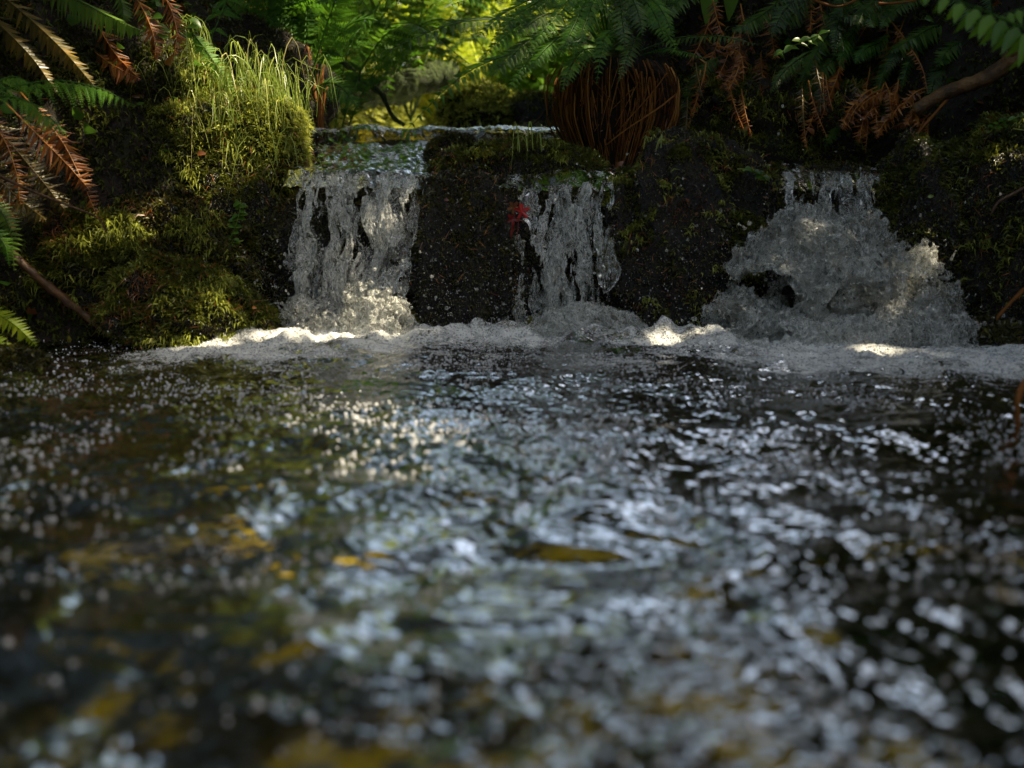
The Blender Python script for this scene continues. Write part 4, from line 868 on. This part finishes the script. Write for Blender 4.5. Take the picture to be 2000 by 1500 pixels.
P, Q = sample(Vg, Fg[fm][okb][:, ::-1], 40000); Q = Q * np.where(Q[:, 2:3] < 0, -1, 1)
k = MB(); strands(k, P, Q, (.04, .1), .012, .5); stuff(k.build('moss_carpet', M['moss_lime']), 'bright moss and low herbs carpeting the ground round the glade', 'moss')
# leaf litter and low ground cover on the banks
def bankpts(n, xlo, xhi, ylo, yhi):
    x, y = rng.uniform(xlo, xhi, n), rng.uniform(ylo, yhi, n); m = (x < xl(y) + .02) | (x > xr(y) - .02); x, y = x[m], y[m]
    return np.stack([x, y, ground(x, y)], -1)
def scatter(P, Lr, mat, name, label, wr=.3, upz=.02, tb=.5):
    n = len(P); D = nrm(rng.normal(size=(n, 3)) * [1, 1, .5]); Nn = nrm(rng.normal(size=(n, 3)) * .5 + [0, -.3, 1]); l = rng.uniform(*Lr, n)
    k = MB(); leaves(k, P + [0, 0, upz] * rng.random((n, 1)), D, Nn, l, l * wr, np.clip(tb + rng.normal(size=n) * .25, 0, 1), .3, 'lance'); return stuff(k.build(name, M[mat]), label, 'ground cover')
scatter(bankpts(9000, -3, 3, 1.2, 6), (.02, .06), 'litter', 'leaf_litter', 'brown dead leaves strewn over both banks', .25, .03, .3)
scatter(bankpts(14000, -3.2, 3.2, 1.8, 8), (.015, .05), 'leaf', 'ground_cover', 'small green leaves covering the banks', .35, .09, .2)
P = np.concatenate([sample(ROCKS[q][1], ROCKS[q][2], n, lambda C, nn: np.where((nn[:, 1] < .2) & (C[:, 2] > .05), 1, 0))[0] for q, n in (('right', 160), ('center', 70), ('top', 50), ('ledge', 70), ('slope', 120), ('moundA', 120), ('shoulder', 60), ('bankC', 120))])
n = len(P); k = MB(); leaves(k, P + [0, -.012, .004], rng.normal(size=(n, 3)) * [1, .4, 1], np.tile([0, -1., .2], (n, 1)), rng.uniform(.012, .035, n), .0011, np.clip(rng.normal(size=n) * .25 + .7, 0, 1), .1)
stuff(k.build('conifer_needles', M['litter']), 'dry orange conifer needles stuck on the rocks', 'needles')

# ------------------------------------------------------------------ glade shrubs and trees
def leafcloud(mb, c, r, n, size, tb=.5, seed=0):
    r_ = np.random.default_rng(seed); P = nrm(r_.normal(size=(n * 3, 3))) * (r_.random((n * 3, 1)) ** .45)
    P = P[fbm(P * 1.8 + seed, 3) > -.05][:n]; m = len(P); P = P * vec(r) + vec(c)
    l = size * r_.uniform(.6, 1.3, m); leaves(mb, P, r_.normal(size=(m, 3)) + [0, 0, -.4], r_.normal(size=(m, 3)) + [0, 0, .9], l, l * .33, np.clip(tb + .3 * fbm(P * 3, 2) + .2 * r_.normal(size=m), 0, 1), .25)
SH = [(980, 70, 8.5, (1.1, .8, 1.0), 'leaf_sunlit', 'glowing yellow-green shrub in the middle of the glade'), (1080, 20, 9.5, (1.2, .8, 1.4), 'leaf_sunlit', 'pale sunlit shrub at the back of the glade, right'), (860, 20, 9.0, (1.2, .8, 1.2), 'leaf_sunlit', 'yellow-green shrub at the back of the glade, left'),
      (930, 150, 7.0, (.7, .5, .45), 'leaf_sunlit', 'low bright shrub over the far water'), (700, 40, 7.5, (1.3, .8, 1.1), 'leaf_canopy', 'dark green shrub on the left side of the glade'), (540, 20, 6.2, (1.0, .7, .9), 'leaf', 'leafy green shrub above the upright fern stalks'),
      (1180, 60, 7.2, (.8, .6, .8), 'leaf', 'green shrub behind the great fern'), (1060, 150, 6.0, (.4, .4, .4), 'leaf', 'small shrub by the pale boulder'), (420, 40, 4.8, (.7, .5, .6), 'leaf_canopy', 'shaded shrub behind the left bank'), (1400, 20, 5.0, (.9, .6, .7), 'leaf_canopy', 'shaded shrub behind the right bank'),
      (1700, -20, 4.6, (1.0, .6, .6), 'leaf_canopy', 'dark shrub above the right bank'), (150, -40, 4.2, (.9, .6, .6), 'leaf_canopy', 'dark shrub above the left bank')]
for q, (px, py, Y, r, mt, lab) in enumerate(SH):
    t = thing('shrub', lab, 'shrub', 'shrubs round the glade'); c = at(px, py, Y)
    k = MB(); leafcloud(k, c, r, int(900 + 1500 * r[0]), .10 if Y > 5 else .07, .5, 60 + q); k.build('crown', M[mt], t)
    k = MB(); g = ground(np.array([c[0]]), np.array([c[1]]))[0]
    for j in range(5): tube(k, bez([np.array([c[0], c[1], g - .1]) + rng.normal(size=3) * .05, np.array([c[0], c[1], (c[2] + g) / 2]) + rng.normal(size=3) * .08, c + rng.normal(size=3) * vec(r) * .4], 8), np.linspace(.03, .01, 8), 6)
    k.build('stem', M['trunk'], t)
# mostly unseen tree crowns, added to block the sun, cleared along chosen sunbeams
BEAMS = [(1670, 470, 1.92, 12), (1490, 560, 1.92, 12), (1760, 560, 1.92, 9), (1590, 520, 1.9, 8), (800, 395, 2.14, 14), (640, 480, 2.1, 9), (715, 440, 2.1, 10), (1070, 430, 2.1, 9), (120, 172, 1.75, 26), (200, 175, 1.76, 14), (25, 490, 1.78, 12), (760, 130, 2.4, 16), (850, 180, 2.4, 14), (1060, 60, 2.45, 26), (1120, 100, 2.45, 16), (500, 235, 2.38, 95), (440, 300, 2.3, 75), (380, 260, 2.35, 35), (545, 260, 2.4, 45), (400, 305, 2.25, 30), (350, 190, 2.45, 45), (300, 170, 2.45, 25), (100, 90, 2.08, 45), (160, 150, 2.05, 25), (230, 40, 2.15, 40), (330, 60, 2.4, 40), (290, 120, 2.3, 18),  # spots to be lit; a few added to brighten shaded left ferns
         (740, 630, 1.98, 60), (690, 655, 1.95, 45), (610, 655, 1.95, 40), (520, 672, 1.92, 40), (440, 690, 1.85, 30), (800, 655, 1.95, 25), (860, 350, 2.3, 26), (935, 290, 2.3, 24), (150, 310, 1.95, 12), (60, 330, 1.95, 12), (390, 560, 1.9, 36),  (450, 575, 1.9, 30), (210, 480, 2.02, 30), (160, 470, 2.02, 25), (260, 440, 2.05, 25),
         (30, 640, 1.7, 38), (1690, 700, 1.75, 40), (1600, 735, 1.6, 26), (1410, 665, 1.93, 28), (1330, 668, 1.93, 18), (1220, 680, 1.88, 18), (1540, 470, 1.9, 14), (1960, 360, 2.0, 22), (1540, 95, 2.35, 22), (1640, 5, 2.45, 20), (1740, 5, 2.45, 14), (1930, 270, 2.05, 12), (1790, 320, 2.15, 12), (1480, 310, 2.2, 12),
         (1180, 20, 2.5, 20), (650, 300, 2.6, 14), (430, 150, 2.35, 16), (600, 50, 3.0, 60), (660, 170, 3.2, 40), (700, 60, 3.8, 60), (500, 40, 3.6, 40),
         (640, 120, 2.9, 40), (860, 60, 2.4, 18), (1000, 1000, .7, 12), ]
BB = [(at(a, b, y), r / FPX * y) for a, b, y, r in BEAMS]
BB += [(np.array([x, y, -.13]), r) for x, y, r in zip(rng.normal(-.3, .13, 40), rng.uniform(.78, 1.5, 40), rng.uniform(.006, .02, 40))] + [(np.array([-.36, 1.14, -.13]), .03), (np.array([.06, .86, -.13]), .02)]
GL = [(at(950, 150, 5.0), .7), (at(1000, 60, 6.0), 1.0), (at(950, 130, 6.5), 1.5), (at(1020, 30, 8.5), 1.9), (at(920, 200, 4.2), .42), (at(900, 0, 9), 1.8), (at(1040, 120, 5.2), .5)]
def clearbeam(P, extra=.05):
    ok = np.ones(len(P), bool)
    for c, r in BB + GL:
        d = P - c; tt = d @ SUN; q = np.linalg.norm(d - tt[:, None] * SUN, axis=1); ok &= ~((q < r + extra) & (tt > .3))
    return ok
TR = [(-3.4, .6, 'unseen tall alder leaning over the pool from the left'), (-3.6, 4.2, 'unseen tall alder on the left bank upstream'), (-2.6, 8.5, 'alder at the left end of the glade'), (3.3, .4, 'unseen tall maple shading the pool from the right'), (3.8, 3.6, 'unseen broad maple on the right bank'), (3.4, 7.6, 'maple at the right end of the glade'), (6.8, 5.5, 'unseen maple farther up the right slope'), (1.2, 14, 'tree at the far end of the valley'), (-1.2, -3.6, 'unseen alder downstream behind the viewpoint'), (5.5, 1.0, 'unseen second maple on the right slope')]
n = 320000
d = nrm(rng.normal(size=(n, 3))); d[:, 2] = np.abs(d[:, 2])
rad = 3.6 + 3.2 * rng.random(n); P = np.array([.8, 3.6, .3]) + d * rad[:, None] * np.array([1.15, 1.5, .85])
P2 = np.stack([rng.uniform(.5, 9, 130000), rng.uniform(-1, 12, 130000), rng.uniform(3.0, 6.5, 130000)], -1); P = np.concatenate([P, P2])
rel = P - np.array([0, 1.1, 0]); az = np.degrees(np.arctan2(rel[:, 0], rel[:, 1])); el = np.degrees(np.arctan2(rel[:, 2], np.hypot(rel[:, 0], rel[:, 1])))
edge = 6 * fbm(P * .9, 2)
corr = (az > -12 + edge) & (az < 3.5 + edge) & (el > 29 + edge) & (el < 52) & (fbm(P * 1.9 + 11, 3) < .06) & (rng.random(len(P)) < .97)
rb = P - np.array([0, 2.2, .3]); azb = np.degrees(np.arctan2(rb[:, 0], -rb[:, 1])); elb = np.degrees(np.arctan2(rb[:, 2], np.hypot(rb[:, 0], rb[:, 1])))
corr |= (np.abs(azb) < 46 + edge) & (elb > 26 + edge) & (elb < 80)  # opening behind the camera added to light the banks from the front
view = (P[:, 1] > .2) & (P[:, 1] < 7.5) & (np.abs(P[:, 0]) < P[:, 1] * .72 + .25) & (P[:, 2] < .3 + P[:, 1] * .30 + .15)
keep = ~corr & ~view & clearbeam(P) & (P[:, 2] > ground(P[:, 0], P[:, 1]) + .15) & (fbm(P * 1.1, 2) > -.42)
P = P[keep]
TP = np.array([[a, b, 3.5] for a, b, _ in TR]); own = np.argmin(((P[:, None, :2] - TP[None, :, :2]) ** 2).sum(-1), 1)
for q, (tx, ty, lab) in enumerate(TR):
    Q = P[own == q]; n = len(Q)
    if n < 50: continue
    t = thing('tree', lab, 'tree', 'trees arching over the stream')
    k = MB(); l = rng.uniform(.08, .16, n); leaves(k, Q, rng.normal(size=(n, 3)) + [0, 0, -.3], rng.normal(size=(n, 3)) * .6 + SUN, l, l * .34, np.clip(.5 + .25 * rng.normal(size=n), 0, 1), .2); k.build('crown', M['leaf_canopy'], t)
    k = MB(); g = ground(np.array([tx]), np.array([ty]))[0]; tube(k, bez([(tx, ty, g - .3), (tx + .1, ty + .05, 2), (tx - .05, ty, 4), (tx, ty, 6.5)], 24), np.linspace(.2, .05, 24), 12, .5, .15); k.build('trunk', M['trunk'], t)
    k = MB()
    for j in range(9):
        e = Q[rng.integers(n)]; s0 = np.array([tx, ty, rng.uniform(2.2, 5)]); mid = (s0 + e) / 2 + [0, 0, .3]
        C = bez([s0, mid, e], 14)
        if clearbeam(C, .06).all() and not ((np.abs(C[:, 0]) < C[:, 1] * .72 + .25) & (C[:, 2] < .3 + C[:, 1] * .3 + .2) & (C[:, 1] > .2)).any(): tube(k, C, np.linspace(.05, .012, 14), 6)
    if k.n: k.build('limb', M['trunk'], t)
